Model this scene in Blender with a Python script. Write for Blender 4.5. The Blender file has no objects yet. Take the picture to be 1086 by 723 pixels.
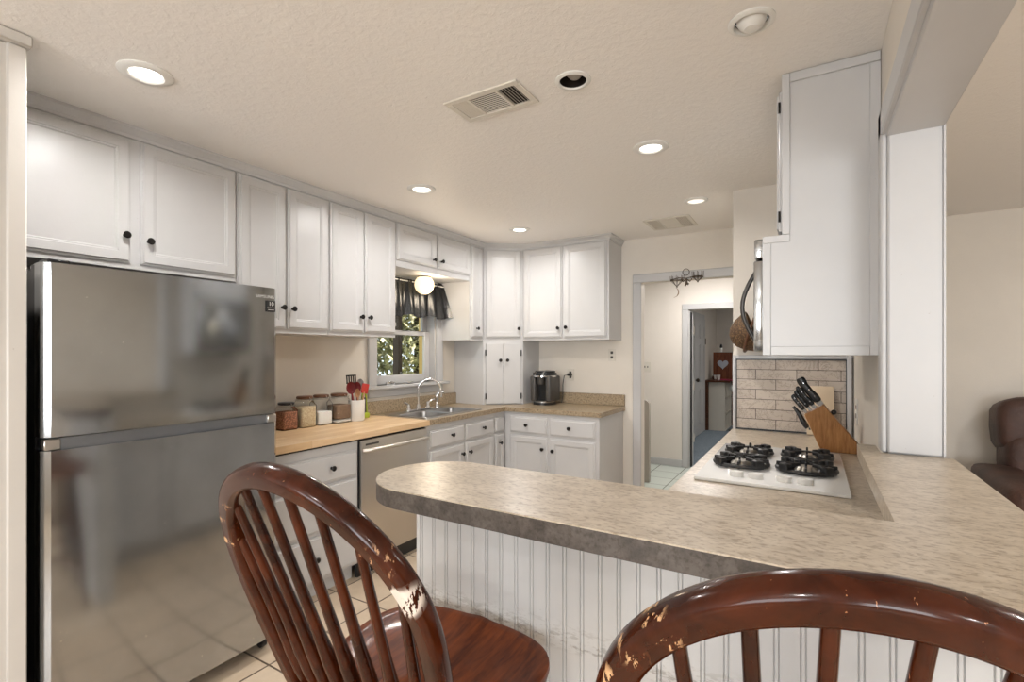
import bpy, bmesh, math, random
from mathutils import Vector, Matrix
random.seed(4)
PI = math.pi
SC = bpy.context.scene
COL = SC.collection

# ------------------------------------------------------------------ camera
cam = bpy.data.objects.new('camera', bpy.data.cameras.new('camera'))
COL.objects.link(cam)
cam.location = (0, 0, 1.41)
cam.rotation_euler = (PI / 2, 0, math.atan2(319, 528))
cam.data.sensor_width = 36
cam.data.lens = 36 * 528 / 1086
cam.data.shift_y = 12 / 1086
cam.data.clip_start = 0.02
SC.camera = cam
SC.view_settings.view_transform = 'Standard'
SC.view_settings.look = 'None'
SC.view_settings.gamma = 1
SC.view_settings.use_curve_mapping = False
SC.view_settings.exposure = 0.12

# ------------------------------------------------------------------ world and big lights
w = bpy.data.worlds.new('World'); SC.world = w; w.use_nodes = True
w.node_tree.nodes['Background'].inputs[0].default_value = (.80, .90, 1, 1)
w.node_tree.nodes['Background'].inputs[1].default_value = 1.6

def area(name, loc, rot, sx, sy, watt, col=(1, 1, 1), shape='RECTANGLE'):
    l = bpy.data.lights.new(name, 'AREA'); l.shape = shape; l.size = sx
    if shape in ('RECTANGLE', 'ELLIPSE'): l.size_y = sy
    l.energy = watt; l.color = col
    o = bpy.data.objects.new(name, l); COL.objects.link(o)
    o.location = loc; o.rotation_euler = rot
    return o
DAY = (.97, .985, 1)
WARM = (1, .975, .95)
CAN_W = 9
# added fill lamps for daylight, in unseen dining and living room window openings
area('window_fill_dining', (-1.0, -3.12, 1.45), (PI / 2, 0, 0), 1.7, 1.4, 66, DAY)
area('window_fill_living', (1.9, -3.12, 1.45), (PI / 2, 0, 0), 1.7, 1.4, 95, DAY)
sun = bpy.data.lights.new('sun', 'SUN'); sun.energy = 11; sun.angle = .01; sun.color = (1, .95, .85)
so = bpy.data.objects.new('sun', sun); COL.objects.link(so)
so.rotation_euler = (math.radians(12), math.radians(42), 0)

# ------------------------------------------------------------------ materials
def mat(name, col, rough=.5, metal=0, **k):
    m = bpy.data.materials.new(name); m.use_nodes = True
    b = m.node_tree.nodes['Principled BSDF']
    b.inputs['Base Color'].default_value = (*col, 1)
    b.inputs['Roughness'].default_value = rough
    b.inputs['Metallic'].default_value = metal
    for kk, v in k.items(): b.inputs[kk.replace('_', ' ')].default_value = v
    return m
def nd(m, t, **k):
    n = m.node_tree.nodes.new(t)
    for a, v in k.items(): setattr(n, a, v)
    return n
def lk(m, a, b): m.node_tree.links.new(a, b)
def coords(m, scale=(1, 1, 1), loc=(0, 0, 0), rot=(0, 0, 0), world=True):
    # 'world': geometry position, used for room surfaces so joined pieces run through
    mp = nd(m, 'ShaderNodeMapping')
    mp.inputs['Scale'].default_value = scale; mp.inputs['Location'].default_value = loc
    mp.inputs['Rotation'].default_value = rot
    if world:
        g = nd(m, 'ShaderNodeNewGeometry'); lk(m, g.outputs['Position'], mp.inputs[0])
    else:
        g = nd(m, 'ShaderNodeTexCoord'); lk(m, g.outputs['Object'], mp.inputs[0])
    return mp.outputs[0]
def noise(m, vec, scale, detail=4, rough=.55, dist=0):
    n = nd(m, 'ShaderNodeTexNoise'); n.inputs['Scale'].default_value = scale
    n.inputs['Detail'].default_value = detail; n.inputs['Roughness'].default_value = rough
    n.inputs['Distortion'].default_value = dist
    if vec is not None: lk(m, vec, n.inputs['Vector'])
    return n.outputs['Fac']
def ramp(m, fac, stops):
    r = nd(m, 'ShaderNodeValToRGB'); e = r.color_ramp.elements
    while len(e) < len(stops): e.new(.5)
    for i, (p, c) in enumerate(stops):
        e[i].position = p; e[i].color = (*c, 1) if len(c) == 3 else c
    lk(m, fac, r.inputs[0]); return r.outputs[0]
def mixc(m, fac, a, b, mode='MIX'):
    n = nd(m, 'ShaderNodeMix'); n.data_type = 'RGBA'; n.blend_type = mode
    for s, v in ((n.inputs[0], fac), (n.inputs[6], a), (n.inputs[7], b)):
        if isinstance(v, (int, float)): s.default_value = v
        elif isinstance(v, tuple): s.default_value = (*v, 1)
        else: lk(m, v, s)
    return n.outputs[2]
def base(m, sock): lk(m, sock, m.node_tree.nodes['Principled BSDF'].inputs['Base Color'])
def bump(m, h, strength=.2, dist=.01):
    n = nd(m, 'ShaderNodeBump'); n.inputs['Strength'].default_value = strength
    n.inputs['Distance'].default_value = dist
    lk(m, h, n.inputs['Height']); lk(m, n.outputs[0], m.node_tree.nodes['Principled BSDF'].inputs['Normal'])

def painted(name, col, rough, specks=True, bumpy=.05, sc=60):
    m = mat(name, col, rough)
    v = coords(m)
    n1 = noise(m, v, 3, 5); n2 = noise(m, v, 45, 3, .7)
    c = mixc(m, ramp(m, n1, [(.35, (0, 0, 0)), (.7, (1, 1, 1))]), tuple(k * .965 for k in col), tuple(min(1, k * 1.02) for k in col))
    if specks:
        c = mixc(m, ramp(m, n2, [(.74, (0, 0, 0)), (.78, (.55, .55, .55))]), c, (.30, .25, .21))
    base(m, c)
    bump(m, noise(m, v, sc, 3), bumpy, .003)
    return m
WHITE = painted('white_cabinet_paint', (.53, .523, .52), .33, True, .04)
WHITE_TRIM = painted('white_trim_paint', (.51, .505, .505), .38, True, .05)
BEAD = painted('beadboard_paint', (.53, .52, .505), .42, True, .08, 40)
WALL = painted('cream_wall_paint', (.72, .67, .60), .62, False, .35, 90)
HALLW = painted('hall_wall_paint', (.73, .675, .615), .65, False, .2, 90)
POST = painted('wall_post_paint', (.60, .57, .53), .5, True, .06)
m = CEIL = mat('textured_ceiling_paint', (.84, .81, .775), .5)
v = coords(m)
n1 = noise(m, v, 36, 6, .65, .4); n2 = noise(m, v, 110, 3)
bump(m, mixc(m, .35, ramp(m, n1, [(.4, (0, 0, 0)), (.62, (1, 1, 1))]), n2), .5, .003)

def speckle(name, cols, scale, rough=.35, stretch=(1, 1, 1)):
    m = mat(name, cols[0], rough)
    v = coords(m, stretch)
    a = ramp(m, noise(m, v, scale, 6, .7), [(.30, cols[1]), (.46, cols[0]), (.60, cols[2])])
    b = ramp(m, noise(m, v, scale * 4.5, 3, .6), [(.36, (.55, .5, .45)), (.5, (1, 1, 1))])
    base(m, mixc(m, .75, a, b, 'MULTIPLY'))
    return m
m = BEAD
g = nd(m, 'ShaderNodeNewGeometry'); sp = nd(m, 'ShaderNodeSeparateXYZ'); lk(m, g.outputs['Position'], sp.inputs[0])
zb_ = ramp(m, sp.outputs[2], [(.735, (0, 0, 0)), (.755, (1, 1, 1)), (.785, (.5, .5, .5)), (.81, (0, 0, 0))])
dn = ramp(m, noise(m, coords(m, (1, 1, 3)), 28, 5, .8), [(.50, (0, 0, 0)), (.56, (1, 1, 1))])
old = m.node_tree.nodes['Principled BSDF'].inputs['Base Color'].links[0].from_socket
fm = nd(m, 'ShaderNodeMath', operation='MULTIPLY'); lk(m, mixc(m, 1.0, zb_, dn, 'MULTIPLY'), fm.inputs[0]); fm.inputs[1].default_value = .6
base(m, mixc(m, fm.outputs[0], old, (.20, .17, .14)))
BARTOP = speckle('mottled_beige_laminate', [(.46, .385, .295), (.36, .295, .22), (.53, .455, .36)], 15, .30, (1, 1.8, 1))
BAREDGE = speckle('shade_toned_laminate_edge', [(.068, .055, .046), (.036, .029, .025), (.105, .088, .075)], 24, .45)  # bar edge strip, its laminate colour darkened for shade on that face
GRAN = speckle('brown_speckled_laminate', [(.285, .215, .135), (.10, .065, .035), (.42, .335, .23)], 70, .3)

m = BUTCHER = mat('butcher_block_wood', (.70, .48, .27), .38)
v = coords(m, (1, 1, 1))
br = nd(m, 'ShaderNodeTexBrick'); br.offset = .37
br.inputs['Scale'].default_value = 1; br.inputs['Brick Width'].default_value = .6
br.inputs['Row Height'].default_value = .042; br.inputs['Mortar Size'].default_value = .0006
br.inputs['Color1'].default_value = (.76, .56, .35, 1); br.inputs['Color2'].default_value = (.64, .43, .235, 1)
br.inputs['Mortar'].default_value = (.45, .28, .14, 1)
mp = nd(m, 'ShaderNodeMapping'); mp.inputs['Rotation'].default_value = (0, 0, PI / 2)
lk(m, v, mp.inputs[0]); lk(m, mp.outputs[0], br.inputs['Vector'])
g = noise(m, coords(m, (14, 1.2, 14)), 6, 5)
base(m, mixc(m, .35, br.outputs['Color'], ramp(m, g, [(.3, (.7, .6, .5)), (.6, (1, 1, 1))]), 'MULTIPLY'))

def woodmat(name, dark, light, rough, scuff, stretch=(1, 1, 1), sc=9, world=False):
    m = mat(name, light, rough)
    m.node_tree.nodes['Principled BSDF'].inputs['Coat Weight'].default_value = .22
    m.node_tree.nodes['Principled BSDF'].inputs['Coat Roughness'].default_value = .08
    m.node_tree.nodes['Principled BSDF'].inputs['Specular IOR Level'].default_value = .16
    v = coords(m, stretch, world=world)
    c = ramp(m, noise(m, v, sc, 6, .62, .4), [(.32, dark), (.66, light)])
    if scuff:   # worn patches on the hoop: bare wood where the finish has chipped
        tc = nd(m, 'ShaderNodeTexCoord'); n2 = noise(m, coords(m, (3, 3, 1), world=False), 30, 4, .7)
        for p, r_, colr, th in (((.200, -.10, 1.075), .026, (.62, .54, .47), .47), ((.172, -.12, 1.13), .03, (.42, .24, .13), .60), ((-.150, -.135, 1.17), .022, (.55, .33, .17), .585),
                          ((-.178, -.12, 1.135), .018, (.55, .33, .17), .57), ((-.20, -.115, 1.09), .02, (.55, .33, .17), .56), ((.05, -.17, 1.235), .10, (.36, .15, .07), .67), ((-.06, -.17, 1.235), .06, (.36, .15, .07), .69)):
            vm = nd(m, 'ShaderNodeVectorMath', operation='DISTANCE'); lk(m, tc.outputs['Object'], vm.inputs[0]); vm.inputs[1].default_value = p
            a = ramp(m, vm.outputs['Value'], [(0, (1, 1, 1)), (r_ * .9, (1, 1, 1)), (r_ * 1.1, (0, 0, 0))])
            b = ramp(m, n2, [(th, (0, 0, 0)), (th + .015, (1, 1, 1))])
            c = mixc(m, mixc(m, 1.0, a, b, 'MULTIPLY'), c, colr)
    base(m, c)
    return m
CHERRY = woodmat('cherry_stained_wood', (.013, .0026, .0010), (.062, .0125, .0030), .2, True, (2.2, 2.2, 2.2), 5)
SEATW = woodmat('cherry_stained_seat_wood', (.075, .016, .0045), (.21, .050, .012), .40, False, (9, 1.3, 4), 7)
SEATW.node_tree.nodes['Principled BSDF'].inputs['Coat Weight'].default_value = .08
BLOCKW = woodmat('bamboo_knife_block_wood', (.24, .105, .035), (.42, .20, .07), .4, False, (12, 12, 1.5), 8)
BLOCKW.node_tree.nodes['Principled BSDF'].inputs['Coat Weight'].default_value = .1
BLOCKL = mat('pale_knife_block_wood', (.62, .42, .24), .45)
DARKW = woodmat('dark_brown_furniture_wood', (.05, .018, .01), (.13, .05, .025), .4, False, (2, 2, 8), 6)
REDDOORW = woodmat('heart_cutout_board_wood', (.09, .026, .014), (.22, .075, .035), .5, False, (8, 8, 1), 6)

m = STEEL = mat('brushed_stainless_steel', (.42, .42, .415), .20, 1)
g = noise(m, coords(m, (1, 1, 60)), 12, 4, .6)
mr = nd(m, 'ShaderNodeMapRange'); lk(m, g, mr.inputs[0]); mr.inputs[3].default_value = .075; mr.inputs[4].default_value = .16
lk(m, mr.outputs[0], m.node_tree.nodes['Principled BSDF'].inputs['Roughness'])
sm = noise(m, coords(m), 2.2, 5, .6)
fine = noise(m, coords(m), 95, 2, .6)
c = mixc(m, ramp(m, sm, [(.3, (0, 0, 0)), (.7, (1, 1, 1))]), (.37, .38, .39), (.46, .475, .485))
base(m, mixc(m, ramp(m, fine, [(.73, (0, 0, 0)), (.78, (1, 1, 1))]), c, (.75, .74, .72)))
STEEL2 = mat('dull_stainless_steel', (.56, .53, .49), .34, 1)
CHROME = mat('polished_chrome', (.78, .78, .79), .08, 1)
SINKM = mat('sink_stainless_steel', (.42, .41, .40), .30, 1)
BLACK = mat('black_plastic', (.012, .012, .013), .32)
BLACKG = mat('gloss_black_appliance', (.008, .008, .009), .25)
IRON = mat('black_cast_iron', (.011, .011, .012), .42)
KNOBM = mat('black_knob_metal', (.012, .010, .009), .28, .4)
DKREC = mat('recess_shade', (.02, .018, .016), .8)  # near-black colour put in as the shade of gaps and recesses
WHITEGL = mat('white_glass_ceramic', (.80, .80, .79), .08)
WPLAST = mat('white_plastic', (.74, .73, .70), .35)
CPLAST = mat('cream_plastic', (.66, .62, .55), .4)
GREY = mat('grey_plastic', (.055, .050, .046), .4)
BRASS = mat('dark_bronze_wire', (.10, .075, .055), .4, .8)
m = GLASS = mat('thin_clear_glass', (1, 1, 1), .03)
out = m.node_tree.nodes['Material Output']
tr = nd(m, 'ShaderNodeBsdfTransparent'); gl = nd(m, 'ShaderNodeBsdfGlossy'); gl.inputs['Roughness'].default_value = .03
lw = nd(m, 'ShaderNodeLayerWeight'); lw.inputs[0].default_value = .12
mx = nd(m, 'ShaderNodeMixShader'); tr.inputs[0].default_value = (.975, .98, .975, 1)
lk(m, lw.outputs['Fresnel'], mx.inputs[0]); lk(m, tr.outputs[0], mx.inputs[1]); lk(m, gl.outputs[0], mx.inputs[2]); lk(m, mx.outputs[0], out.inputs[0])
def emis(name, col, s):
    return mat(name, col, .4, 0, Emission_Color=(*col, 1), Emission_Strength=s)
LENS = emis('lit_downlight_lens', (1, .96, .90), 5)
DIMLENS = emis('dim_downlight_lens', (1, .93, .84), 1.0)
GLOBE = emis('lit_opal_globe', (1, .80, .50), 1.15)
m = SATIN = mat('black_satin_fabric', (.02, .021, .024), .27)
m.node_tree.nodes['Principled BSDF'].inputs['Specular IOR Level'].default_value = .9
v = coords(m, (1, 1, 1)); bump(m, noise(m, v, 160, 2), .25, .001)
m = LEATHER = mat('brown_leather', (.075, .034, .024), .5)
v = coords(m)
base(m, ramp(m, noise(m, v, 7, 5), [(.3, (.032, .014, .010)), (.7, (.085, .038, .026))]))
bump(m, noise(m, v, 30, 6, .7, .5), .6, .01)
m = WICKER = mat('woven_brown_straw', (.25, .14, .06), .7)
v = coords(m, world=False)
wv = nd(m, 'ShaderNodeTexVoronoi'); wv.inputs['Scale'].default_value = 95; lk(m, v, wv.inputs['Vector'])
base(m, ramp(m, wv.outputs['Distance'], [(.1, (.30, .18, .08)), (.5, (.07, .035, .015))]))
bump(m, wv.outputs['Distance'], .8, .004)
m = CARPET = mat('blue_grey_carpet', (.22, .26, .31), .95)
v = coords(m); base(m, ramp(m, noise(m, v, 60, 5), [(.35, (.13, .17, .21)), (.65, (.27, .32, .37))]))

def tiles(name, pitch, loc, c1, c2, mortar, ms, rough, offset=0, rot=(0, 0, 0), bw=None):
    m = mat(name, c1, rough)
    v = coords(m, (1, 1, 1), loc, rot)
    br = nd(m, 'ShaderNodeTexBrick'); br.offset = offset; br.squash = 1
    for k, val in (('Scale', 1), ('Brick Width', bw or pitch), ('Row Height', pitch), ('Mortar Size', ms), ('Mortar Smooth', .1), ('Bias', 0)):
        br.inputs[k].default_value = val
    br.inputs['Color1'].default_value = (*c1, 1); br.inputs['Color2'].default_value = (*c2, 1)
    br.inputs['Mortar'].default_value = (*mortar, 1)
    lk(m, v, br.inputs['Vector'])
    return m, br, v
FLOOR, br, v = tiles('beige_ceramic_floor_tile', .31, (2.10, -1.355, 0), (.60, .49, .37), (.55, .44, .325), (.13, .095, .07), .005, .32)
m = FLOOR
base(m, mixc(m, .5, br.outputs['Color'], ramp(m, noise(m, v, 9, 6, .7), [(.3, (.78, .72, .64)), (.65, (1, 1, 1))]), 'MULTIPLY'))
inv = nd(m, 'ShaderNodeMath', operation='SUBTRACT'); inv.inputs[0].default_value = 1; lk(m, br.outputs['Fac'], inv.inputs[1])
bump(m, inv.outputs[0], .6, .003)
HFLOOR, br, v = tiles('pale_grey_green_floor_tile', .31, (1.636, -6.29, 0), (.62, .67, .62), (.57, .63, .58), (.20, .20, .18), .005, .25)
base(HFLOOR, br.outputs['Color'])
# backsplash tiles: X and Z become the texture plane
m = STONE = mat('travertine_backsplash_tile', (.6, .52, .44), .5)
g = nd(m, 'ShaderNodeNewGeometry'); sp = nd(m, 'ShaderNodeSeparateXYZ'); cb = nd(m, 'ShaderNodeCombineXYZ')
lk(m, g.outputs['Position'], sp.inputs[0]); lk(m, sp.outputs[0], cb.inputs[0]); lk(m, sp.outputs[2], cb.inputs[1])
mp = nd(m, 'ShaderNodeMapping'); mp.inputs['Location'].default_value = (.4155, -1.365 + .0615 * 8, 0); lk(m, cb.outputs[0], mp.inputs[0])
br = nd(m, 'ShaderNodeTexBrick'); br.offset = .5; br.inputs['Scale'].default_value = 1
for k, val in (('Brick Width', .222), ('Row Height', .0615), ('Mortar Size', .0018), ('Mortar Smooth', .1), ('Bias', 0)): br.inputs[k].default_value = val
br.inputs['Color1'].default_value = (.56, .485, .41, 1); br.inputs['Color2'].default_value = (.50, .43, .365, 1); br.inputs['Mortar'].default_value = (.06, .045, .04, 1)
lk(m, mp.outputs[0], br.inputs['Vector'])
vn = noise(m, mp.outputs[0], 11, 7, .75, .7)
vein = ramp(m, vn, [(.475, (1, 1, 1)), (.498, (.30, .22, .17)), (.52, (1, 1, 1))])
base(m, mixc(m, .55, br.outputs['Color'], vein, 'MULTIPLY'))

# ------------------------------------------------------------------ mesh helpers
def new(): return bmesh.new()
def box(bm, x0, x1, y0, y1, z0, z1, bev=0, seg=1, M=None):
    r = bmesh.ops.create_cube(bm, size=1)
    vs = r['verts']
    for v in vs:
        v.co = Vector(((x0 + x1) / 2 + v.co.x * (x1 - x0), (y0 + y1) / 2 + v.co.y * (y1 - y0), (z0 + z1) / 2 + v.co.z * (z1 - z0)))
    if bev:
        es = list({e for v in vs for e in v.link_edges})
        r2 = bmesh.ops.bevel(bm, geom=es, offset=bev, segments=seg, profile=.5, affect='EDGES')
        vs = list({v for f in r2['faces'] for v in f.verts} | {v for v in vs if v.is_valid})
    if M is not None: bmesh.ops.transform(bm, matrix=M, verts=vs)
    return vs
def frame_axes(d):
    d = d.normalized(); a = Vector((0, 0, 1)) if abs(d.z) < .9 else Vector((1, 0, 0))
    u = d.cross(a).normalized(); return u, d.cross(u).normalized()
def tube(bm, pts, r, n=10, closed=False, caps=True):
    pts = [Vector(p) for p in pts]; N = len(pts)
    rs = r if isinstance(r, (list, tuple)) else [r] * N
    rings = []; u = None
    for i, p in enumerate(pts):
        if closed: d = pts[(i + 1) % N] - pts[i - 1]
        else: d = pts[min(i + 1, N - 1)] - pts[max(i - 1, 0)]
        d.normalize()
        if u is None: u, _ = frame_axes(d)
        u = (u - d * u.dot(d)).normalized(); w_ = d.cross(u)
        rings.append([bm.verts.new(p + (u * math.cos(2 * PI * k / n) + w_ * math.sin(2 * PI * k / n)) * rs[i]) for k in range(n)])
    M_ = N if closed else N - 1
    for i in range(M_):
        a, b = rings[i], rings[(i + 1) % N]
        off = 0
        if closed and i == N - 1:
            off = min(range(n), key=lambda o: (a[0].co - b[o].co).length)
        for k in range(n):
            bm.faces.new((a[k], a[(k + 1) % n], b[(k + 1 + off) % n], b[(k + off) % n]))
    if caps and not closed:
        bm.faces.new(list(reversed(rings[0]))); bm.faces.new(rings[-1])
def cyl(bm, p0, p1, r0, r1=None, n=20): tube(bm, [p0, p1], [r0, r0 if r1 is None else r1], n)
def lathe(bm, prof, c=(0, 0, 0), n=24, M=None, sx=1, sy=1):
    c = Vector(c); rings = []
    for r, z in prof:
        if r < 1e-6: rings.append([bm.verts.new(Vector((0, 0, z)))])
        else: rings.append([bm.verts.new(Vector((r * math.cos(2 * PI * k / n) * sx, r * math.sin(2 * PI * k / n) * sy, z))) for k in range(n)])
    for a, b in zip(rings, rings[1:]):
        for k in range(n):
            k2 = (k + 1) % n
            if len(a) == 1 and len(b) == 1: continue
            if len(a) == 1: bm.faces.new((a[0], b[k], b[k2]))
            elif len(b) == 1: bm.faces.new((a[k], a[k2], b[0]))
            else: bm.faces.new((a[k], a[k2], b[k2], b[k]))
    vs = [v for rr in rings for v in rr]
    if M is not None: bmesh.ops.transform(bm, matrix=M, verts=vs)
    bmesh.ops.translate(bm, vec=c, verts=vs)
def prism(bm, poly, z0, z1, M=None):
    a = [bm.verts.new((x, y, z0)) for x, y in poly]; b = [bm.verts.new((x, y, z1)) for x, y in poly]
    n = len(poly)
    bm.faces.new(list(reversed(a))); bm.faces.new(b)
    for k in range(n): bm.faces.new((a[k], a[(k + 1) % n], b[(k + 1) % n], b[k]))
    if M is not None: bmesh.ops.transform(bm, matrix=M, verts=a + b)
    return a + b
def nested(bm, x0, x1, z0, z1, loops, back=None):
    """rectangular moulding profile in the XZ plane: loops = (inset, y)"""
    rings = []
    for ins, y in loops:
        rings.append([bm.verts.new((x, y, z)) for x, z in ((x0 + ins, z0 + ins), (x1 - ins, z0 + ins), (x1 - ins, z1 - ins), (x0 + ins, z1 - ins))])
    for a, b in zip(rings, rings[1:]):
        for k in range(4): bm.faces.new((a[k], a[(k + 1) % 4], b[(k + 1) % 4], b[k]))
    bm.faces.new(rings[-1]); bm.faces.new(list(reversed(rings[0])))
def sup(bm, c, s, e1=.35, e2=.35, n=20, M=None):
    """superellipsoid cushion"""
    def f(a, e): return math.copysign(abs(a) ** e, a)
    rings = []
    for i in range(n // 2 + 1):
        ph = -PI / 2 + PI * i / (n // 2)
        ring = []
        for k in range(n * 2):
            th = 2 * PI * k / (n * 2)
            ring.append(bm.verts.new((s[0] * f(math.cos(ph), e1) * f(math.cos(th), e2), s[1] * f(math.cos(ph), e1) * f(math.sin(th), e2), s[2] * f(math.sin(ph), e1))))
        rings.append(ring)
    for a, b in zip(rings, rings[1:]):
        for k in range(n * 2): bm.faces.new((a[k], a[(k + 1) % (n * 2)], b[(k + 1) % (n * 2)], b[k]))
    vs = [v for r in rings for v in r]
    if M is not None: bmesh.ops.transform(bm, matrix=M, verts=vs)
    bmesh.ops.translate(bm, vec=Vector(c), verts=vs)
    bmesh.ops.remove_doubles(bm, verts=vs, dist=1e-5)

def obj(name, bm, m, parent=None, loc=None, smooth=True, angle=40, abs_=True):
    """link ONE mesh. With a parent, coordinates are world unless abs_ is False (thing-local)."""
    me = bpy.data.meshes.new(name)
    if parent is not None and abs_:
        p = parent; off = Vector((0, 0, 0))
        while p is not None: off += Vector(p.location); p = p.parent
        bmesh.ops.translate(bm, vec=-off, verts=bm.verts)
    elif loc is not None:
        bmesh.ops.translate(bm, vec=-Vector(loc), verts=bm.verts)
    bmesh.ops.recalc_face_normals(bm, faces=bm.faces)
    bm.to_mesh(me); bm.free()
    if smooth:
        for p in me.polygons: p.use_smooth = True
        me.set_sharp_from_angle(angle=math.radians(angle))
    mats = m if isinstance(m, (list, tuple)) else [m]
    for k in mats: me.materials.append(k)
    o = bpy.data.objects.new(name, me); COL.objects.link(o)
    if parent is not None: o.parent = parent
    elif loc is not None: o.location = loc
    return o
def tag(o, label, cat, group=None):
    o['label'] = label; o['category'] = cat
    if group: o['group'] = group
    return o
def thing(name, label, cat, loc=(0, 0, 0), rotz=0, group=None):
    o = bpy.data.objects.new(name, None); COL.objects.link(o); o.empty_display_size = .05
    o.location = loc; o.rotation_euler = (0, 0, rotz)
    return tag(o, label, cat, group)
def struct(name, bm, m, **k):
    o = obj(name, bm, m, **k); o['kind'] = 'structure'; return o
def dup(root, loc, rotz, label, group=None):
    r = root.copy(); COL.objects.link(r); r.location = loc; r.rotation_euler = (0, 0, rotz); r['label'] = label
    if group: r['group'] = group
    for ch in list(root.children):
        c_ = ch.copy(); COL.objects.link(c_); c_.parent = r
        for g_ in ch.children:
            d_ = g_.copy(); COL.objects.link(d_); d_.parent = c_
    return r
def text_bm(body, size, depth, font_scale=1):
    cu = bpy.data.curves.new('t', 'FONT'); cu.body = body; cu.size = size; cu.extrude = depth
    cu.align_x = 'CENTER'; cu.align_y = 'CENTER'
    o = bpy.data.objects.new('t', cu); COL.objects.link(o)
    dg = bpy.context.evaluated_depsgraph_get(); dg.update()
    me = bpy.data.meshes.new_from_object(o.evaluated_get(dg))
    bm = new(); bm.from_mesh(me)
    bpy.data.objects.remove(o); bpy.data.curves.remove(cu); bpy.data.meshes.remove(me)
    return bm

# ------------------------------------------------------------------ room shell
H = 2.44
def wallbox(name, m, *boxes):
    bm = new()
    for b in boxes: box(bm, *b)
    return struct(name, bm, m, smooth=False)
bm = new(); box(bm, -3.13, 3.72, -3.32, 4.60, -.06, 0); box(bm, .305, 3.72, 4.60, 5.04, -.06, 0); struct('floor', bm, FLOOR, smooth=False)
bm = new(); box(bm, -3.2, .3, 4.60, 6.40, -.06, 0); struct('floor_hall', bm, HFLOOR, smooth=False)
bm = new(); box(bm, -1.9, 1.6, 6.40, 11.1, -.06, .004); struct('floor_bedroom', bm, CARPET, smooth=False)

CANS = [(-2.106, .874), (-2.109, 2.388), (-2.101, 3.60), (-.697, 2.50), (-.679, 3.536), (-.777, 1.733), (-.163, 1.712), (-.4, -1.3), (1.9, -.6), (1.9, 2.6)]
bm = new()
edges = []
def loop2(pts):
    vs = [bm.verts.new((x, y, H)) for x, y in pts]
    edges.extend(bm.edges.new((vs[i], vs[(i + 1) % len(vs)])) for i in range(len(vs)))
loop2([(-3.13, -3.32), (3.72, -3.32), (3.72, 5.04), (.25, 5.04), (.25, 4.73), (-3.13, 4.73)])
for cx, cy in CANS: loop2([(cx + .058 * math.cos(2 * PI * k / 24), cy + .058 * math.sin(2 * PI * k / 24)) for k in range(24)])
bmesh.ops.triangle_fill(bm, edges=edges, use_beauty=True)
struct('ceiling', bm, CEIL, smooth=False)
bm = new(); box(bm, -3.2, .327, 4.56, 6.33, H + .001, H + .05); struct('ceiling_hall', bm, CEIL, smooth=False)
bm = new(); box(bm, -1.9, 1.6, 6.33, 11.1, H, H + .05); struct('ceiling_bedroom', bm, CEIL, smooth=False)

WY0, WY1, WZ0, WZ1 = 2.86, 3.60, 1.14, 2.02
wallbox('wall_left', WALL, (-3.15, -3.01, .575, WY0, 0, H), (-3.15, -3.01, WY1, 4.6, 0, H), (-3.15, -3.01, WY0, WY1, 0, WZ0), (-3.15, -3.01, WY0, WY1, WZ1, H))
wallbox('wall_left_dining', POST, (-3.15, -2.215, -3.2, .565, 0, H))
wallbox('wall_far', WALL, (-3.15, -1.329, 4.47, 4.56, 0, H), (-1.329, -.50, 4.47, 4.56, 2.04, H), (-.50, .2, 4.47, 4.56, 0, H))
wallbox('wall_return', WALL, (-.436, .2, 3.45, 4.47, 0, H))
wallbox('wall_right', WALL, (.2, .327, 1.935, 5.04, 0, H))
wallbox('wall_header', WALL, (.2, .327, -3.2, 1.935, 2.10, H))
wallbox('wall_right_low', WALL, (.2, .327, 1.12, 1.935, 0, 1.055))
wallbox('wall_living', WALL, (.327, 3.6, 4.92, 5.04, 0, H))
wallbox('wall_living_right', WALL, (3.6, 3.72, -3.2, 5.04, 0, H))
wallbox('wall_back', WALL, (-2.3, -1.85, -3.32, -3.2, 0, H), (-.15, 1.05, -3.32, -3.2, 0, H), (2.75, 3.72, -3.32, -3.2, 0, H),
        (-1.85, -.15, -3.32, -3.2, 0, .75), (-1.85, -.15, -3.32, -3.2, 2.15, H), (1.05, 2.75, -3.32, -3.2, 0, .75), (1.05, 2.75, -3.32, -3.2, 2.15, H))
wallbox('wall_hall', HALLW, (-3.2, -1.30, 6.33, 6.45, 0, H), (-1.30, -.46, 6.33, 6.45, 1.93, H), (-.46, 1.6, 6.33, 6.45, 0, H))
wallbox('wall_hall_left', HALLW, (-3.2, -3.1, 4.56, 6.33, 0, H))
wallbox('wall_hall_right', HALLW, (.2, .3, 5.04, 6.33, 0, H))
wallbox('wall_bedroom_left', HALLW, (-1.80, -1.69, 6.45, 10.9, 0, H))
wallbox('wall_bedroom_far', HALLW, (-1.8, 1.6, 10.9, 11.0, 0, H))
wallbox('wall_bedroom_right', HALLW, (1.5, 1.6, 6.45, 10.9, 0, H))

# peninsula half wall with beadboard
bm = new()
box(bm, -.918, .327, 1.024, 1.125, 0, 1.055)
P = []; x = -.918 + .012
prof = [(-.918, 1.02)]
while x < .32:
    for dx, dy in ((0, 0), (.0016, .0035), (.0032, 0), (.0078, 0), (.0094, .0035), (.011, 0)):
        prof.append((x + dx, 1.02 + dy))
    x += .0422
prof.append((.327, 1.02))
a = [bm.verts.new((px, py, .0)) for px, py in prof]; b = [bm.verts.new((px, py, 1.055)) for px, py in prof]
for i in range(len(prof) - 1): bm.faces.new((a[i], a[i + 1], b[i + 1], b[i]))
struct('wall_peninsula', bm, BEAD, smooth=False)

# trims
def trim(name, m, *boxes, bev=.004):
    bm = new()
    for b in boxes: box(bm, *b, bev)
    return struct(name, bm, m)
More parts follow.
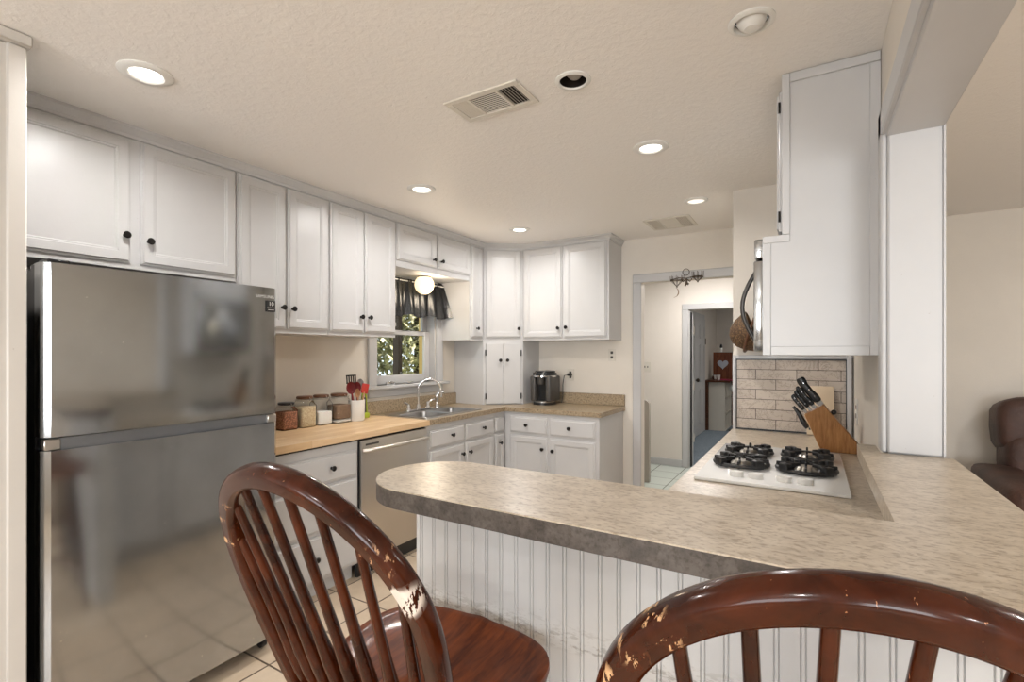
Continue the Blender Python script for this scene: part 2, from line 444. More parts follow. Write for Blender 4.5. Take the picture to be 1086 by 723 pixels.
# doorway casings
trim('trim_1', WHITE_TRIM, (-1.405, -1.329, 4.45, 4.47, 0, 2.04), (-1.405, -.436, 4.45, 4.47, 2.04, 2.115))
trim('trim_2', WHITE_TRIM, (-1.375, -1.30, 6.312, 6.33, 0, 1.93), (-1.375, -.38, 6.312, 6.33, 1.93, 2.0), (-.46, -.38, 6.312, 6.33, 0, 1.93), (-1.30, -1.285, 6.33, 6.45, 0, 1.92))
trim('jamb_gap_shade', DKREC, (-1.285, -1.272, 6.34, 6.445, .01, 1.90))  # dark strip painted in as the shaded gap beside the jamb
# post at the left: cap and vertical casing strips
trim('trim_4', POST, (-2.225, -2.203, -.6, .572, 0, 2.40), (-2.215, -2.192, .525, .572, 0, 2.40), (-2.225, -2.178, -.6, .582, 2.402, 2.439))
# right wall end column and header casing
trim('trim_5', WHITE_TRIM, (.196, .331, 1.905, 1.935, 1.10, 2.09), (.18, .2, 1.915, 1.985, 1.10, 2.165), (.327, .334, 1.90, 1.95, 1.10, 2.09), bev=.006)
trim('trim_6', WHITE_TRIM, (.194, .333, -.8, 1.935, 2.075, 2.10), (.180, .2, -.8, 1.985, 2.085, 2.165), bev=.004)
trim('trim_7', WHITE_TRIM, (-.436, -.4155, 3.425, 3.45, .92, 1.38), (.166, .19, 3.40, 3.45, .92, 1.40), (-.436, .2, 3.43, 3.45, 1.368, 1.392))
# hall and bedroom baseboards
trim('baseboard_hall', WHITE_TRIM, (-3.1, -1.375, 6.315, 6.33, 0, .085))
trim('baseboard_bedroom', WHITE_TRIM, (-1.69, -1.675, 6.45, 8.35, 0, .08))
trim('baseboard_far', WALL, (-1.50, -1.405, 4.455, 4.47, 0, .08))

# crown moulding over the cabinets: swept profile along a polyline
def sweep(bm, path, prof):
    rings = []
    n = len(path)
    for i, p in enumerate(path):
        p = Vector(p)
        ds = []
        if i > 0: ds.append((p - Vector(path[i - 1])).normalized())
        if i < n - 1: ds.append((Vector(path[i + 1]) - p).normalized())
        nn = [Vector((d.y, -d.x)) for d in ds]
        b_ = sum(nn, Vector((0, 0))).normalized(); k = 1 / max(.3, b_.dot(nn[0]))
        rings.append([bm.verts.new((p.x + b_.x * o * k, p.y + b_.y * o * k, z)) for o, z in prof])
    for a, b in zip(rings, rings[1:]):
        for j in range(len(prof) - 1): bm.faces.new((a[j], b[j], b[j + 1], a[j + 1]))
    bm.faces.new(rings[0]); bm.faces.new(list(reversed(rings[-1])))
bm = new()
sweep(bm, [(-2.67, .58), (-2.67, 3.90), (-2.375, 4.14), (-1.515, 4.14), (-1.515, 4.465)],
      [(0, 2.385), (.008, 2.388), (.008, 2.402), (.014, 2.406), (.022, 2.424), (.03, 2.428), (.03, 2.4395), (0, 2.4395)])
struct('trim_8', bm, WHITE)

# ------------------------------------------------------------------ windows
def window(name, bmf, bmg):
    f_ = struct(name, bmf, WHITE_TRIM)
    g_ = obj('window_pane', bmg, GLASS, f_)
    return f_
bm = new()
X0 = -3.01
for b in ((X0, X0 + .022, 2.77, WY0, 1.115, 2.06), (X0, X0 + .022, WY1, 3.69, 1.115, 2.06), (X0, X0 + .022, 2.77, 3.69, WZ1, 2.10),
          (-3.16, -2.945, 2.72, 3.74, 1.115, 1.14), (X0, X0 + .018, 2.77, 3.69, 1.045, 1.115), (-3.12, X0, WY1 - .012, WY1, 1.14, WZ1), (-3.12, X0, WY0, WY0 + .012, 1.14, WZ1),
          # lower sash
          (-3.10, -3.07, WY0 + .012, WY0 + .07, 1.14, 1.60), (-3.10, -3.07, 3.52, WY1 - .012, 1.14, 1.60), (-3.10, -3.07, WY0 + .07, 3.52, 1.14, 1.215), (-3.10, -3.07, WY0 + .07, 3.52, 1.56, 1.60),
          # upper sash
          (-3.14, -3.105, WY0 + .012, WY0 + .06, 1.565, WZ1), (-3.14, -3.105, 3.535, WY1 - .012, 1.565, WZ1), (-3.14, -3.105, WY0 + .06, 3.535, 1.565, 1.605), (-3.14, -3.105, WY0 + .06, 3.535, 1.96, WZ1)):
    box(bm, *b, .004)
bg = new(); box(bg, -3.09, -3.085, WY0 + .07, 3.52, 1.215, 1.56); box(bg, -3.125, -3.12, WY0 + .06, 3.535, 1.605, 1.96)
window('window_1', bm, bg)
for i, (x0, x1) in enumerate(((-1.85, -.15), (1.05, 2.75))):
    bm = new(); cxm = (x0 + x1) / 2
    for b in ((x0 - .08, x0, -3.2, -3.18, .67, 2.23), (x1, x1 + .08, -3.2, -3.18, .67, 2.23), (x0 - .08, x1 + .08, -3.2, -3.18, 2.15, 2.23), (x0 - .1, x1 + .1, -3.25, -3.15, .70, .75), (cxm - .02, cxm + .02, -3.24, -3.2, .75, 2.15)):
        box(bm, *b, .004)
    bg = new(); box(bg, x0, x1, -3.29, -3.285, .75, 2.15)
    window('window_%d' % (i + 2), bm, bg)

# ------------------------------------------------------------------ cabinets
DOOR = [(0, 0), (0, -.009), (.005, -.012), (.009, -.013), (.012, -.019), (.048, -.019), (.052, -.015), (.057, -.015), (.062, -.010), (.068, -.010)]
DRAW = [(0, 0), (0, -.009), (.005, -.012), (.010, -.013), (.014, -.019)]
SLAB = [(0, 0), (0, -.017), (.002, -.019)]
KP = [(0, 0), (.009, 0), (.008, .004), (.0055, .008), (.0055, .013), (.011, .017), (.0155, .021), (.016, .025), (.012, .029), (0, .030)]
TOY = Matrix.Rotation(PI / 2, 4, 'X')   # +z -> -y
def knob(parent, x, z, y=-.019):
    bm = new(); lathe(bm, KP, (x, y, z), 20, TOY)
    return obj('knob', bm, KNOBM, parent, abs_=False)
def hinge(parent, x, z, y=-.0195):
    bm = new(); box(bm, x - .006, x + .006, y - .004, y + .003, z - .028, z + .028, .0015)
    cyl(bm, (x, y - .005, z - .022), (x, y - .005, z + .022), .004, n=10)
    return obj('hinge', bm, KNOBM, parent, abs_=False)
def cabinet(label, loc, rotz, wdt, z0, z1, depth, fronts, toe=False, body=None, group=None, name='wall_cabinet'):
    """local x along the front, y into the cabinet, front plane at y=0"""
    T = thing(name, label, 'cabinet', loc, rotz, group)
    bm = new()
    if body is not None: body(bm)
    else:
        box(bm, 0, wdt, 0, depth, z0, z1, .0015)
        if toe: box(bm, .0, wdt, .055, depth, .0, z0)
    obj('body', bm, WHITE, T, abs_=False)
    for kind, x0, x1, a0, a1, kn in fronts:
        bm = new(); nested(bm, x0, x1, a0, a1, {'door': DOOR, 'drawer': DRAW, 'slab': SLAB, 'panel': DRAW}[kind])
        nm = {'door': 'door', 'slab': 'door', 'drawer': 'drawer_front', 'panel': 'drawer_front'}[kind]
        d = obj(nm, bm, WHITE, T, abs_=False, angle=25)
        if kn: knob(d, kn[0], kn[1])
        if kind == 'door':
            hx = x0 - .004 if kn and kn[0] > (x0 + x1) / 2 else x1 + .004
            if a1 - a0 > .6 and 0.003 < hx < wdt - .003:
                for hz in (a0 + .07, a1 - .07):
                    bm = new(); cyl(bm, (hx, -.012, hz - .015), (hx, -.012, hz + .015), .003, n=8); obj('hinge', bm, STEEL2, d, abs_=False)
        if kind == 'slab':
            hx = x0 - .004 if kn[0] > (x0 + x1) / 2 else x1 + .004
            for hz in (a0 + .07, a1 - .09): hinge(d, hx, hz)
    return T
R90 = PI / 2
XF = -2.67; DU = .34 - .001
UG = 'white wall cabinets above the sink run'
def U(label, y0, y1, z0, doors, zd=None):
    zt = 2.38; zb = z0 + .02 if zd is None else zd
    fr = [('door', a - y0, b - y0, zb, zt, (k[0] - y0, k[1])) for a, b, k in doors]
    return cabinet(label, (XF, y0, 0), R90, y1 - y0 - .001, z0, 2.4385, DU, fr)
U('white two-door wall cabinet directly above the refrigerator', .578, 1.532, 1.79, [(.60, 1.043, (1.018, 1.937)), (1.083, 1.526, (1.112, 1.925))], 1.815)
U('tall white two-door wall cabinet just right of the refrigerator top', 1.534, 2.128, 1.52, [(1.545, 1.823, (1.795, 1.672)), (1.836, 2.122, (1.862, 1.668))], 1.548)
U('tall white two-door wall cabinet next to the window curtain', 2.130, 2.735, 1.52, [(2.140, 2.413, (2.385, 1.652)), (2.430, 2.722, (2.458, 1.652))], 1.548)
U('short white two-door cabinet above the window and globe light', 2.737, 3.668, 2.055, [(2.745, 3.19, (3.15, 2.165)), (3.212, 3.66, (3.25, 2.165))], 2.105)
U('narrow white wall cabinet right of the sink window', 3.670, 3.888, 1.52, [(3.69, 3.865, (3.76, 1.63))], 1.548)
# diagonal corner wall cabinet
A = Vector((-2.67, 3.89)); B = Vector((-2.375, 4.14)); dl = (B - A).length; ang = math.atan2(B.y - A.y, B.x - A.x)
def loc2(p):
    d = Vector(p) - A; return (d.x * math.cos(ang) + d.y * math.sin(ang), -d.x * math.sin(ang) + d.y * math.cos(ang))
cor = [(-2.668, 3.891), (-2.377, 4.139), (-2.377, 4.468), (-3.008, 4.468), (-3.008, 3.891)]
corl = [loc2(p) for p in cor]
cabinet('white diagonal corner wall cabinet above the corner cupboard', (A.x, A.y, 0), ang, dl, 1.52, 2.4385, .3,
        [('door', .025, dl - .025, 1.55, 2.38, (dl - .05, 1.635))], body=lambda bm: prism(bm, corl, 1.53, 2.4385))
cabinet('white diagonal corner cupboard standing on the speckled counter', (A.x, A.y, 0), ang, dl, .9145, 1.529, .3,
        [('slab', .028, dl / 2 - .0015, .925, 1.495, (dl / 2 - .032, 1.335)), ('slab', dl / 2 + .0015, dl - .028, .925, 1.495, (dl / 2 + .035, 1.335))],
        body=lambda bm: prism(bm, corl, .9145, 1.529), name='corner_cupboard')
cabinet('white two-door wall cabinet on the far wall above the coffee maker', (-2.375, 4.14, 0), 0, .86, 1.52, 2.4385, .328,
        [('door', .012, .413, 1.545, 2.38, (.383, 1.632)), ('door', .432, .838, 1.545, 2.38, (.462, 1.637))])
# base cabinets
XB = -2.42
def hollow(bm):
    for b in ((0, .914, 0, .02, .10, .8735), (0, .018, .02, .588, .10, .8735), (.896, .914, .02, .588, .10, .8735), (.018, .896, .02, .57, .10, .118), (.018, .896, .57, .588, .10, .8735), (0, .914, .055, .07, 0, .10)): box(bm, *b)
def base_cab(label, y0, y1, fr, name='base_cabinet', ztop=.8735, body=None):
    return cabinet(label, (XB, y0, 0), R90, y1 - y0 - .001,   .10, ztop, .588, [(k, a - y0, b - y0, c0, c1, (kn[0] - y0, kn[1]) if kn else None) for k, a, b, c0, c1, kn in fr], toe=True, name=name, body=body)
base_cab('white three-drawer base cabinet between refrigerator and dishwasher', 1.50, 2.152,
         [('drawer', 1.52, 2.138, .655, .81, (1.94, .735)), ('drawer', 1.52, 2.138, .385, .64, (1.83, .51)), ('drawer', 1.52, 2.138, .115, .365, (1.83, .24))], ztop=.862)
base_cab('white sink base cabinet with two drawer fronts under the sink', 2.775, 3.69,
         [('drawer', 2.82, 3.235, .70, .83, (3.07, .77)), ('drawer', 3.262, 3.67, .70, .83, (3.50, .77)), ('door', 2.82, 3.235, .115, .68, (3.20, .60)), ('door', 3.262, 3.67, .115, .68, (3.30, .60))], body=hollow)
base_cab('narrow white base cabinet in the inner counter corner', 3.691, 3.868, [('panel', 3.70, 3.85, .70, .83, None), ('door', 3.70, 3.85, .115, .68, (3.76, .60))])
cabinet('white base cabinet with two drawers on the far wall below the coffee maker', (-2.4195, 3.87, 0), 0, .9195, .10, .872, .598,
        [('drawer', .07, .445, .69, .835, (.245, .765)), ('drawer', .47, .885, .69, .835, (.66, .765)), ('door', .07, .445, .115, .665, (.405, .565)), ('door', .47, .885, .115, .665, (.505, .56))], toe=True, name='base_cabinet')
# cooktop peninsula base cabinet (face to the kitchen at x=-.41)
cabinet('white base cabinet carrying the gas cooktop behind the bar', (-.405, 3.40, 0), -R90, 2.27, .10, .88, .60,
        [('door', .05, .55, .115, .85, (.5, .75)), ('door', .60, 1.1, .115, .85, (.65, .75)), ('door', 1.15, 1.65, .115, .85, (1.6, .75)), ('door', 1.70, 2.2, .115, .85, (1.75, .75))], toe=True, name='base_cabinet')

# cabinet over the microwave: stepped end panel
bm = new()
T = thing('wall_cabinet', 'white wall cabinet above the microwave with a large painted end panel', 'cabinet', (-.16, 2.10, 1.40))
prof = [(-.162, 1.40), (.198, 1.40), (.198, 2.4385), (-.098, 2.4385), (-.098, 1.845), (-.162, 1.845)]
YZ = Matrix(((1, 0, 0, 0), (0, 0, 1, 0), (0, 1, 0, 0), (0, 0, 0, 1)))
prism(bm, prof, 2.105, 2.125, YZ)
box(bm, -.098, .198, 2.125, 2.90, 1.85, 2.4385, .001)
obj('body', bm, WHITE, T)
bm = new()
for b in ((-.1625, -.135, 2.098, 2.1045, 1.3995, 1.819), (-.1625, -.072, 2.098, 2.1045, 1.8195, 1.8455), (-.0985, -.072, 2.096, 2.1045, 1.846, 2.4385), (-.0715, .198, 2.096, 2.1045, 2.405, 2.4385), (-.1345, .1675, 2.098, 2.1045, 1.3995, 1.432), (.168, .1985, 2.099, 2.1045, 1.3995, 2.4045)):
    box(bm, *b, .0015)
obj('edge_moulding', bm, WHITE, T)
for i, (y0, y1) in enumerate(((2.13, 2.505), (2.515, 2.89))):
    bm = new(); nested(bm, y0, y1, 1.865, 2.39, DOOR)
    bmesh.ops.transform(bm, matrix=Matrix.Translation((-.098, 0, 0)) @ Matrix.Rotation(-PI / 2, 4, 'Z') @ Matrix.Scale(-1, 4, (1, 0, 0)), verts=bm.verts)
    d = obj('door', bm, WHITE, T, angle=25)
    for hz in (1.92, 2.33):
        bm = new(); cyl(bm, (-.108, y0 - .004 if i == 0 else y1 + .004, hz - .02), (-.108, y0 - .004 if i == 0 else y1 + .004, hz + .02), .004, n=8); obj('hinge', bm, KNOBM, d)

# ------------------------------------------------------------------ counters
def slab(name, label, m, pieces, parts=()):
    bm = new()
    for b in pieces: box(bm, *b)
    bmesh.ops.remove_doubles(bm, verts=bm.verts, dist=1e-5)
    o = obj(name, bm, m, None, smooth=False)
    return tag(o, label, 'countertop')
# speckled L counter with sink cut-out, backsplash as part
SX0, SX1, SY0, SY1 = -2.905, -2.455, 2.84, 3.57
T = thing('countertop', 'brown speckled laminate L-shaped countertop around the sink and coffee maker', 'countertop', (-2.7, 3.8, .875))
bm = new()
for b in ((-3.009, SX0 + .012, 2.803, 4.468, .875, .914), (SX1 - .012, -2.396, 2.803, 3.85, .875, .914), (SX0 + .012, SX1 - .012, 2.803, SY0 + .012, .875, .914), (SX0 + .012, SX1 - .012, SY1 - .012, 4.468, .875, .914), (SX1 - .012, -1.48, 3.85, 4.468, .875, .914)):
    box(bm, *b)
obj('worktop', bm, GRAN, T, smooth=False)
bm = new()
box(bm, -3.009, -2.985, 2.62, 3.888, .9145, 1.02, .003); obj('backsplash', bm, GRAN, T)
bm = new(); box(bm, -2.372, -1.48, 4.444, 4.469, .9145, 1.02, .003)
obj('backsplash', bm, GRAN, T)
T = thing('countertop', 'pale butcher block worktop between refrigerator and sink', 'countertop', (-2.7, 2.1, .874))
bm = new(); box(bm, -3.009, -2.39, 1.495, 2.80, .874, .914, .003); obj('worktop', bm, BUTCHER, T)
bm = new(); box(bm, -3.0, -2.41, 1.50, 2.14, .8625, .8735); obj('gap_shade_strip', bm, DKREC, T)  # dark strip standing for the shadow gap under the block
# cooktop counter
T = thing('countertop', 'lower beige laminate counter holding the white gas cooktop', 'countertop', (-.1, 2.3, .882))
bm = new(); box(bm, -.44, .197, 1.124, 3.422, .882, .926, .004); obj('worktop', bm, BARTOP, T)
# bar top : rounded L
def arc(cx, cy, r, a0, a1, n=16): return [(cx + r * math.cos(math.radians(a0 + (a1 - a0) * k / n)), cy + r * math.sin(math.radians(a0 + (a1 - a0) * k / n))) for k in range(n + 1)]
T = thing('bar_counter', 'raised mottled beige laminate bar top with rounded end above beadboard', 'countertop', (-.3, 1.0, 1.057))
poly = arc(-.802, .983, .159, 270, 90, 28)
poly += [(.130, 1.142), (.130, 2.052), (.179, 2.052), (.179, 1.90), (.335, 1.90), (.352, 1.90), (.352, .90)]
poly += arc(.275, .90, .077, 0, -90, 8)[1:]
bm = new(); prism(bm, poly, 1.097, 1.100)
obj('laminate_surface', bm, BARTOP, T, smooth=False)
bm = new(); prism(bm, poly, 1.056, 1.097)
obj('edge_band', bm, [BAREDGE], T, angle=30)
# pale strip facing the cooktop
bm = new(); box(bm, .1285, .130, 1.145, 2.052, 1.058, 1.0995); obj('inner_edge_band', bm, BARTOP, T)

# backsplash tile panel
T = thing('tile_panel', 'travertine subway tile backsplash panel behind the cooktop', 'backsplash', (-.12, 3.43, .93))
bm = new(); box(bm, -.412, .163, 3.436, 3.449, .936, 1.364); obj('tile_face', bm, STONE, T, smooth=False)
bm = new()
for b in ((-.4155, -.411, 3.428, 3.449, .93, 1.368), (.162, .1665, 3.422, 3.449, .93, 1.368), (-.4155, .1665, 3.428, 3.449, 1.362, 1.368), (-.4155, .1665, 3.428, 3.449, .927, .936)): box(bm, *b)
obj('black_edge_trim', bm, BLACK, T)

# ------------------------------------------------------------------ refrigerator
T = thing('refrigerator', 'stainless top-freezer refrigerator with black sides', 'refrigerator', (-2.55, 1.035, 0))
FY0, FY1 = .608, 1.461
bm = new(); box(bm, -2.93, -2.265, FY0 + .004, FY1 - .004, .06, 1.70, .006); obj('body', bm, BLACKG, T)
def fdoor(z0, z1, scoop=False):
    bm = new()
    pts = [(-2.262, FY0)]
    n = 40
    for k in range(n + 1):
        t = k / n; y = FY0 + (FY1 - FY0) * t
        e = min(t, 1 - t) * (FY1 - FY0)
        r = .022
        edge = 0 if e >= r else r - math.sqrt(max(0, r * r - (r - e) ** 2))
        pts.append((-2.187 + .020 * (1 - (2 * t - 1) ** 2) - edge, y))
    pts.append((-2.262, FY1))
    prism(bm, pts, z0, z1)
    return bm
d1 = obj('freezer_door', fdoor(1.124, 1.712), STEEL, T, angle=35)
d2 = obj('fresh_food_door', fdoor(.075, 1.078), STEEL, T, angle=35)
bm = new(); box(bm, -2.262, -2.204, FY0 + .02, FY1 - .02, 1.0785, 1.118); obj('handle_recess', bm, mat('blue_grey_handle_metal', (.30, .32, .35), .3, .9), d2)
bm = new(); box(bm, -2.228, -2.194, FY0 + .006, FY0 + .05, 1.079, 1.117, .003); obj('handle_end', bm, STEEL2, d2)
bm = new(); box(bm, -2.228, -2.194, FY1 - .05, FY1 - .006, 1.079, 1.117, .003)
obj('handle_end', bm, STEEL2, d2)
bm = new(); box(bm, -2.30, -2.262, FY0 + .0, FY1 - .0, .075, 1.71, .003); obj('door_gasket', bm, BLACKG, T)
bm = new(); box(bm, -2.90, -2.28, FY0 + .03, FY1 - .03, .02, .06); obj('base_grille', bm, BLACK, T)
for y in (FY0 + .05, FY1 - .04):
    bm = new(); cyl(bm, (-2.26, y - .012, .025), (-2.26, y + .012, .025), .024); cyl(bm, (-2.25, y, .02), (-2.25, y, .06), .012); obj('caster', bm, BLACK, T)
for y in (FY0 + .05,):
    bm = new(); box(bm, -2.30, -2.21, y - .03, y + .03, 1.7125, 1.728, .004); obj('hinge_cover', bm, BLACKG, T)
def text_on_fridge(s, y, z, size, m, parent, x):
    bm = text_bm(s, size, .0004)
    bmesh.ops.transform(bm, matrix=Matrix.Translation((x, y, z)) @ Matrix.Rotation(PI / 2, 4, 'Z') @ Matrix.Rotation(PI / 2, 4, 'X'), verts=bm.verts)
    return obj('lettering', bm, m, parent, smooth=False)
SLV = mat('silver_lettering', (.75, .74, .72), .3, .6)
text_on_fridge('SAMSUNG', 1.385, 1.668, .020, SLV, d1, -2.1755)
bm = new(); box(bm, -2.180, -2.1755, 1.393, 1.437, 1.60, 1.652, .001, M=None); bg_ = obj('badge', bm, BLACK, d1)
text_on_fridge('10', 1.415, 1.634, .026, WPLAST, bg_, -2.1745) if False else None
T2 = bg_
bm = text_bm('10', .026, .0004); bmesh.ops.transform(bm, matrix=Matrix.Translation((-2.1745, 1.415, 1.636)) @ Matrix.Rotation(PI / 2, 4, 'Z') @ Matrix.Rotation(PI / 2, 4, 'X'), verts=bm.verts)
box(bm, -2.1755, -2.1745, 1.396, 1.434, 1.618, 1.6195); box(bm, -2.1755, -2.1745, 1.40, 1.43, 1.608, 1.610)
obj('badge_numeral', bm, WPLAST, d1, smooth=False)

# ------------------------------------------------------------------ dishwasher
T = thing('dishwasher', 'stainless dishwasher under the butcher block worktop', 'dishwasher', (-2.7, 2.46, 0))
bm = new(); box(bm, -2.98, -2.415, 2.1545, 2.7725, .10, .866); obj('body', bm, BLACK, T)
bm = new(); box(bm, -2.414, -2.392, 2.158, 2.769, .105, .862, .006, 2); d = obj('door', bm, STEEL2, T)
bm = new()
pts = [(-2.392, 2.175, .795)] + [(-2.352 + .012 * math.sin(PI * k / 12), 2.20 + .53 * k / 12, .80) for k in range(13)] + [(-2.392, 2.755, .795)]
tube(bm, pts, .013, 12); obj('handle', bm, STEEL2, d)
bm = new(); box(bm, -2.3925, -2.390, 2.19, 2.30, .826, .838); obj('vent_slot', bm, GREY, d)
bm = new(); box(bm, -2.46, -2.44, 2.165, 2.765, .0, .10); obj('toe_kick', bm, BLACK, T)

# ------------------------------------------------------------------ sink and faucet
T = thing('kitchen_sink', 'double bowl stainless drop-in sink below the window', 'sink', (-2.68, 3.2, .914))
def rect(bm, x0, x1, y0, y1, z): return [bm.verts.new(c_) for c_ in ((x0, y0, z), (x1, y0, z), (x1, y1, z), (x0, y1, z))]
def bowl(x0, x1, y0, y1):
    bm = new()
    rings = []
    def rr(ins, z, rad):
        a0, a1, b0, b1 = x0 + ins, x1 - ins, y0 + ins, y1 - ins
        pts = arc(a1 - rad, b1 - rad, rad, 0, 90, 5) + arc(a0 + rad, b1 - rad, rad, 90, 180, 5) + arc(a0 + rad, b0 + rad, rad, 180, 270, 5) + arc(a1 - rad, b0 + rad, rad, 270, 360, 5)
        return [bm.verts.new((p[0], p[1], z)) for p in pts]
    for ins, z, rad in ((0, .9205, .05), (.006, .915, .05), (.012, .80, .045), (.03, .765, .04), (.10, .755, .03)): rings.append(rr(ins, z, rad))
    for a, b in zip(rings, rings[1:]):
        for k in range(len(a)): bm.faces.new((a[k], a[(k + 1) % len(a)], b[(k + 1) % len(a)], b[k]))
    bm.faces.new(rings[-1])
    return bm
bx0, bx1 = -2.80, -2.475
B1 = (SY0 + .025, 3.19); B2 = (3.215, SY1 - .025)
obj('bowl', bowl(bx0, bx1, *B1), SINKM, T); obj('bowl', bowl(bx0, bx1, *B2), SINKM, T)
bm = new()
z0, z1 = .9142, .921
def rimpoly():
    e = []
    def lp(pts):
        vs = [bm.verts.new((x, y, z1)) for x, y in pts]; e.extend(bm.edges.new((vs[i], vs[(i + 1) % len(vs)])) for i in range(len(vs))); return vs
    r = .03
    outer = arc(SX1 - r, SY1 - r, r, 0, 90, 5) + arc(SX0 + r, SY1 - r, r, 90, 180, 5) + arc(SX0 + r, SY0 + r, r, 180, 270, 5) + arc(SX1 - r, SY0 + r, r, 270, 360, 5)
    ov = lp(outer)
    for b0, b1 in (B1, B2):
        rad = .05
        lp(arc(bx1 - rad, b1 - rad, rad, 0, 90, 5) + arc(bx0 + rad, b1 - rad, rad, 90, 180, 5) + arc(bx0 + rad, b0 + rad, rad, 180, 270, 5) + arc(bx1 - rad, b0 + rad, rad, 270, 360, 5))
    bmesh.ops.triangle_fill(bm, edges=e, use_beauty=True)
    lo = [bm.verts.new((x + (0.004 if x > -2.68 else -.004), y + (.004 if y > 3.2 else -.004), z0)) for x, y in outer]
    for k in range(len(ov)): bm.faces.new((ov[k], ov[(k + 1) % len(ov)], lo[(k + 1) % len(ov)], lo[k]))
rimpoly(); obj('rim', bm, SINKM, T)
for b0, b1 in (B1, B2):
    bm = new(); cyl(bm, ((bx0 + bx1) / 2, (b0 + b1) / 2, .755), ((bx0 + bx1) / 2, (b0 + b1) / 2, .760), .04); obj('drain', bm, CHROME, T)
T = thing('faucet', 'chrome gooseneck faucet with two lever handles at the sink', 'faucet', (-2.855, 3.2, .921))
fy = 3.19; fx = -2.853
bm = new(); sup(bm, (fx, 3.20, .9305), (.028, .15, .008), .5, .3); obj('deck_plate', bm, CHROME, T)
bm = new(); lathe(bm, [(.024, .9225), (.022, .95), (.015, .965), (.013, .975), (.0, .976)], (fx, fy, 0))
pts = [(fx, fy, .96), (fx, fy, 1.08)]
for k in range(1, 15):
    a = PI - (PI * 1.08) * k / 14
    pts.append((fx + (.095 + .095 * math.cos(a)) * .75, fy + (.095 + .095 * math.cos(a)) * .66, 1.09 + .095 * math.sin(a)))
e = Vector(pts[-1]); pts.append(tuple(e + Vector((0.002, 0.002, -.02))))
tube(bm, pts, .0105, 14)
cyl(bm, pts[-1], tuple(Vector(pts[-1]) + Vector((0, 0, -.018))), .0125)
obj('spout', bm, CHROME, T)
for hy, s in ((3.07, -1), (3.31, 1)):
    bm = new(); lathe(bm, [(.022, .9225), (.021, .945), (.014, .958), (.016, .972), (.009, .985), (0, .987)], (fx, hy, 0))
    tube(bm, [(fx, hy, .975), (fx + .01, hy + s * .025, .99), (fx + .014, hy + s * .055, 1.0), (fx + .014, hy + s * .07, .998)], [.009, .007, .0065, .008], 10)
    obj('lever_handle', bm, CHROME, T)
T = thing('sink_sprayer', 'chrome side sprayer standing right of the faucet', 'sprayer', (-2.85, 3.43, .921))
bm = new(); lathe(bm, [(.021, .921), (.02, .935), (.013, .95), (.012, .98), (.016, 1.0), (.018, 1.03), (.014, 1.045), (0, 1.046)], (-2.85, 3.43, 0), 18)
obj('sprayer_body', bm, CHROME, T)
bm = new(); tube(bm, [(-2.85, 3.43, 1.03), (-2.835, 3.445, 1.055), (-2.80, 3.47, 1.062)], [.012, .013, .015], 12); obj('spray_head', bm, CHROME, T)

# ------------------------------------------------------------------ counter jars and crock
def contents(col, name, sc=150):
    m = mat(name, col, .8); v = coords(m)
    vo = nd(m, 'ShaderNodeTexVoronoi'); vo.inputs['Scale'].default_value = sc; lk(m, v, vo.inputs['Vector'])
    base(m, mixc(m, .6, col, vo.outputs['Color'], 'MULTIPLY') if False else ramp(m, vo.outputs['Distance'], [(.15, tuple(min(1, k * 1.5) for k in col)), (.6, tuple(k * .55 for k in col))]))
    return m
BEANS = contents((.42, .18, .10), 'red_brown_beans', 110); RICE = contents((.88, .62, .40), 'golden_rice', 260)
FLOUR = mat('white_flour', (.84, .82, .78), .9); BROWNP = contents((.30, .19, .12), 'dark_brown_grounds', 300)
def rbox(bm, cx, cy, hw, rad, zs):
    rings = []
    for ins, z in zs:
        h = hw - ins; rd = max(.004, rad - ins * .5)
        p = arc(cx + h - rd, cy + h - rd, rd, 0, 90, 4) + arc(cx - h + rd, cy + h - rd, rd, 90, 180, 4) + arc(cx - h + rd, cy - h + rd, rd, 180, 270, 4) + arc(cx + h - rd, cy - h + rd, rd, 270, 360, 4)
        rings.append([bm.verts.new((x, y, z)) for x, y in p])
    for a, b in zip(rings, rings[1:]):
        for k in range(len(a)): bm.faces.new((a[k], a[(k + 1) % len(a)], b[(k + 1) % len(a)], b[k]))
    bm.faces.new(list(reversed(rings[0]))); bm.faces.new(rings[-1])
LIDW = mat('walnut_jar_lid', (.11, .045, .02), .4)
def jar(label, x, y, hw, h, fills, lid=LIDW):
    T = thing('glass_jar', label, 'jar', (x, y, .9145), 0, 'square glass storage jars on the butcher block')
    z = .9145
    bm = new(); rbox(bm, x, y, hw, .018, [(.006, z), (0, z + .006), (0, z + h * .70), (.012, z + h * .80), (.016, z + h * .86), (.012, z + h * .90)]); obj('glass_body', bm, GLASS, T)
    for nm, m_, a, b in fills:
        bm = new(); rbox(bm, x, y, hw - .004, .016, [(.004, z + .004 + a), (0, z + .008 + a), (0, z + b - .003), (.004, z + b)]); obj(nm, bm, m_, T)
    bm = new(); lathe(bm, [(0, z + h * .90), (hw - .012, z + h * .90), (hw - .006, z + h * .92), (hw - .006, z + h * .98), (hw - .012, z + h), (0, z + h)], (x, y, 0)); obj('lid', bm, lid, T)
    bm = new(); tube(bm, [(x + (hw - .008) * math.cos(a * PI / 10), y + (hw - .008) * math.sin(a * PI / 10), z + h * .865) for a in range(20)], .0025, 6, True)
    tube(bm, [(x + hw - .006, y, z + h * .86), (x + hw + .002, y, z + h * .90), (x + hw - .004, y, z + h * .97)], .002, 6); obj('wire_clamp', bm, STEEL2, T)
jar('square glass jar of reddish brown beans, nearest the refrigerator', -2.90, 1.99, .056, .175, [('beans', BEANS, 0, .115)], BLACK)
jar('square glass jar of golden rice with wooden lid', -2.90, 2.125, .058, .205, [('rice', RICE, 0, .135)])
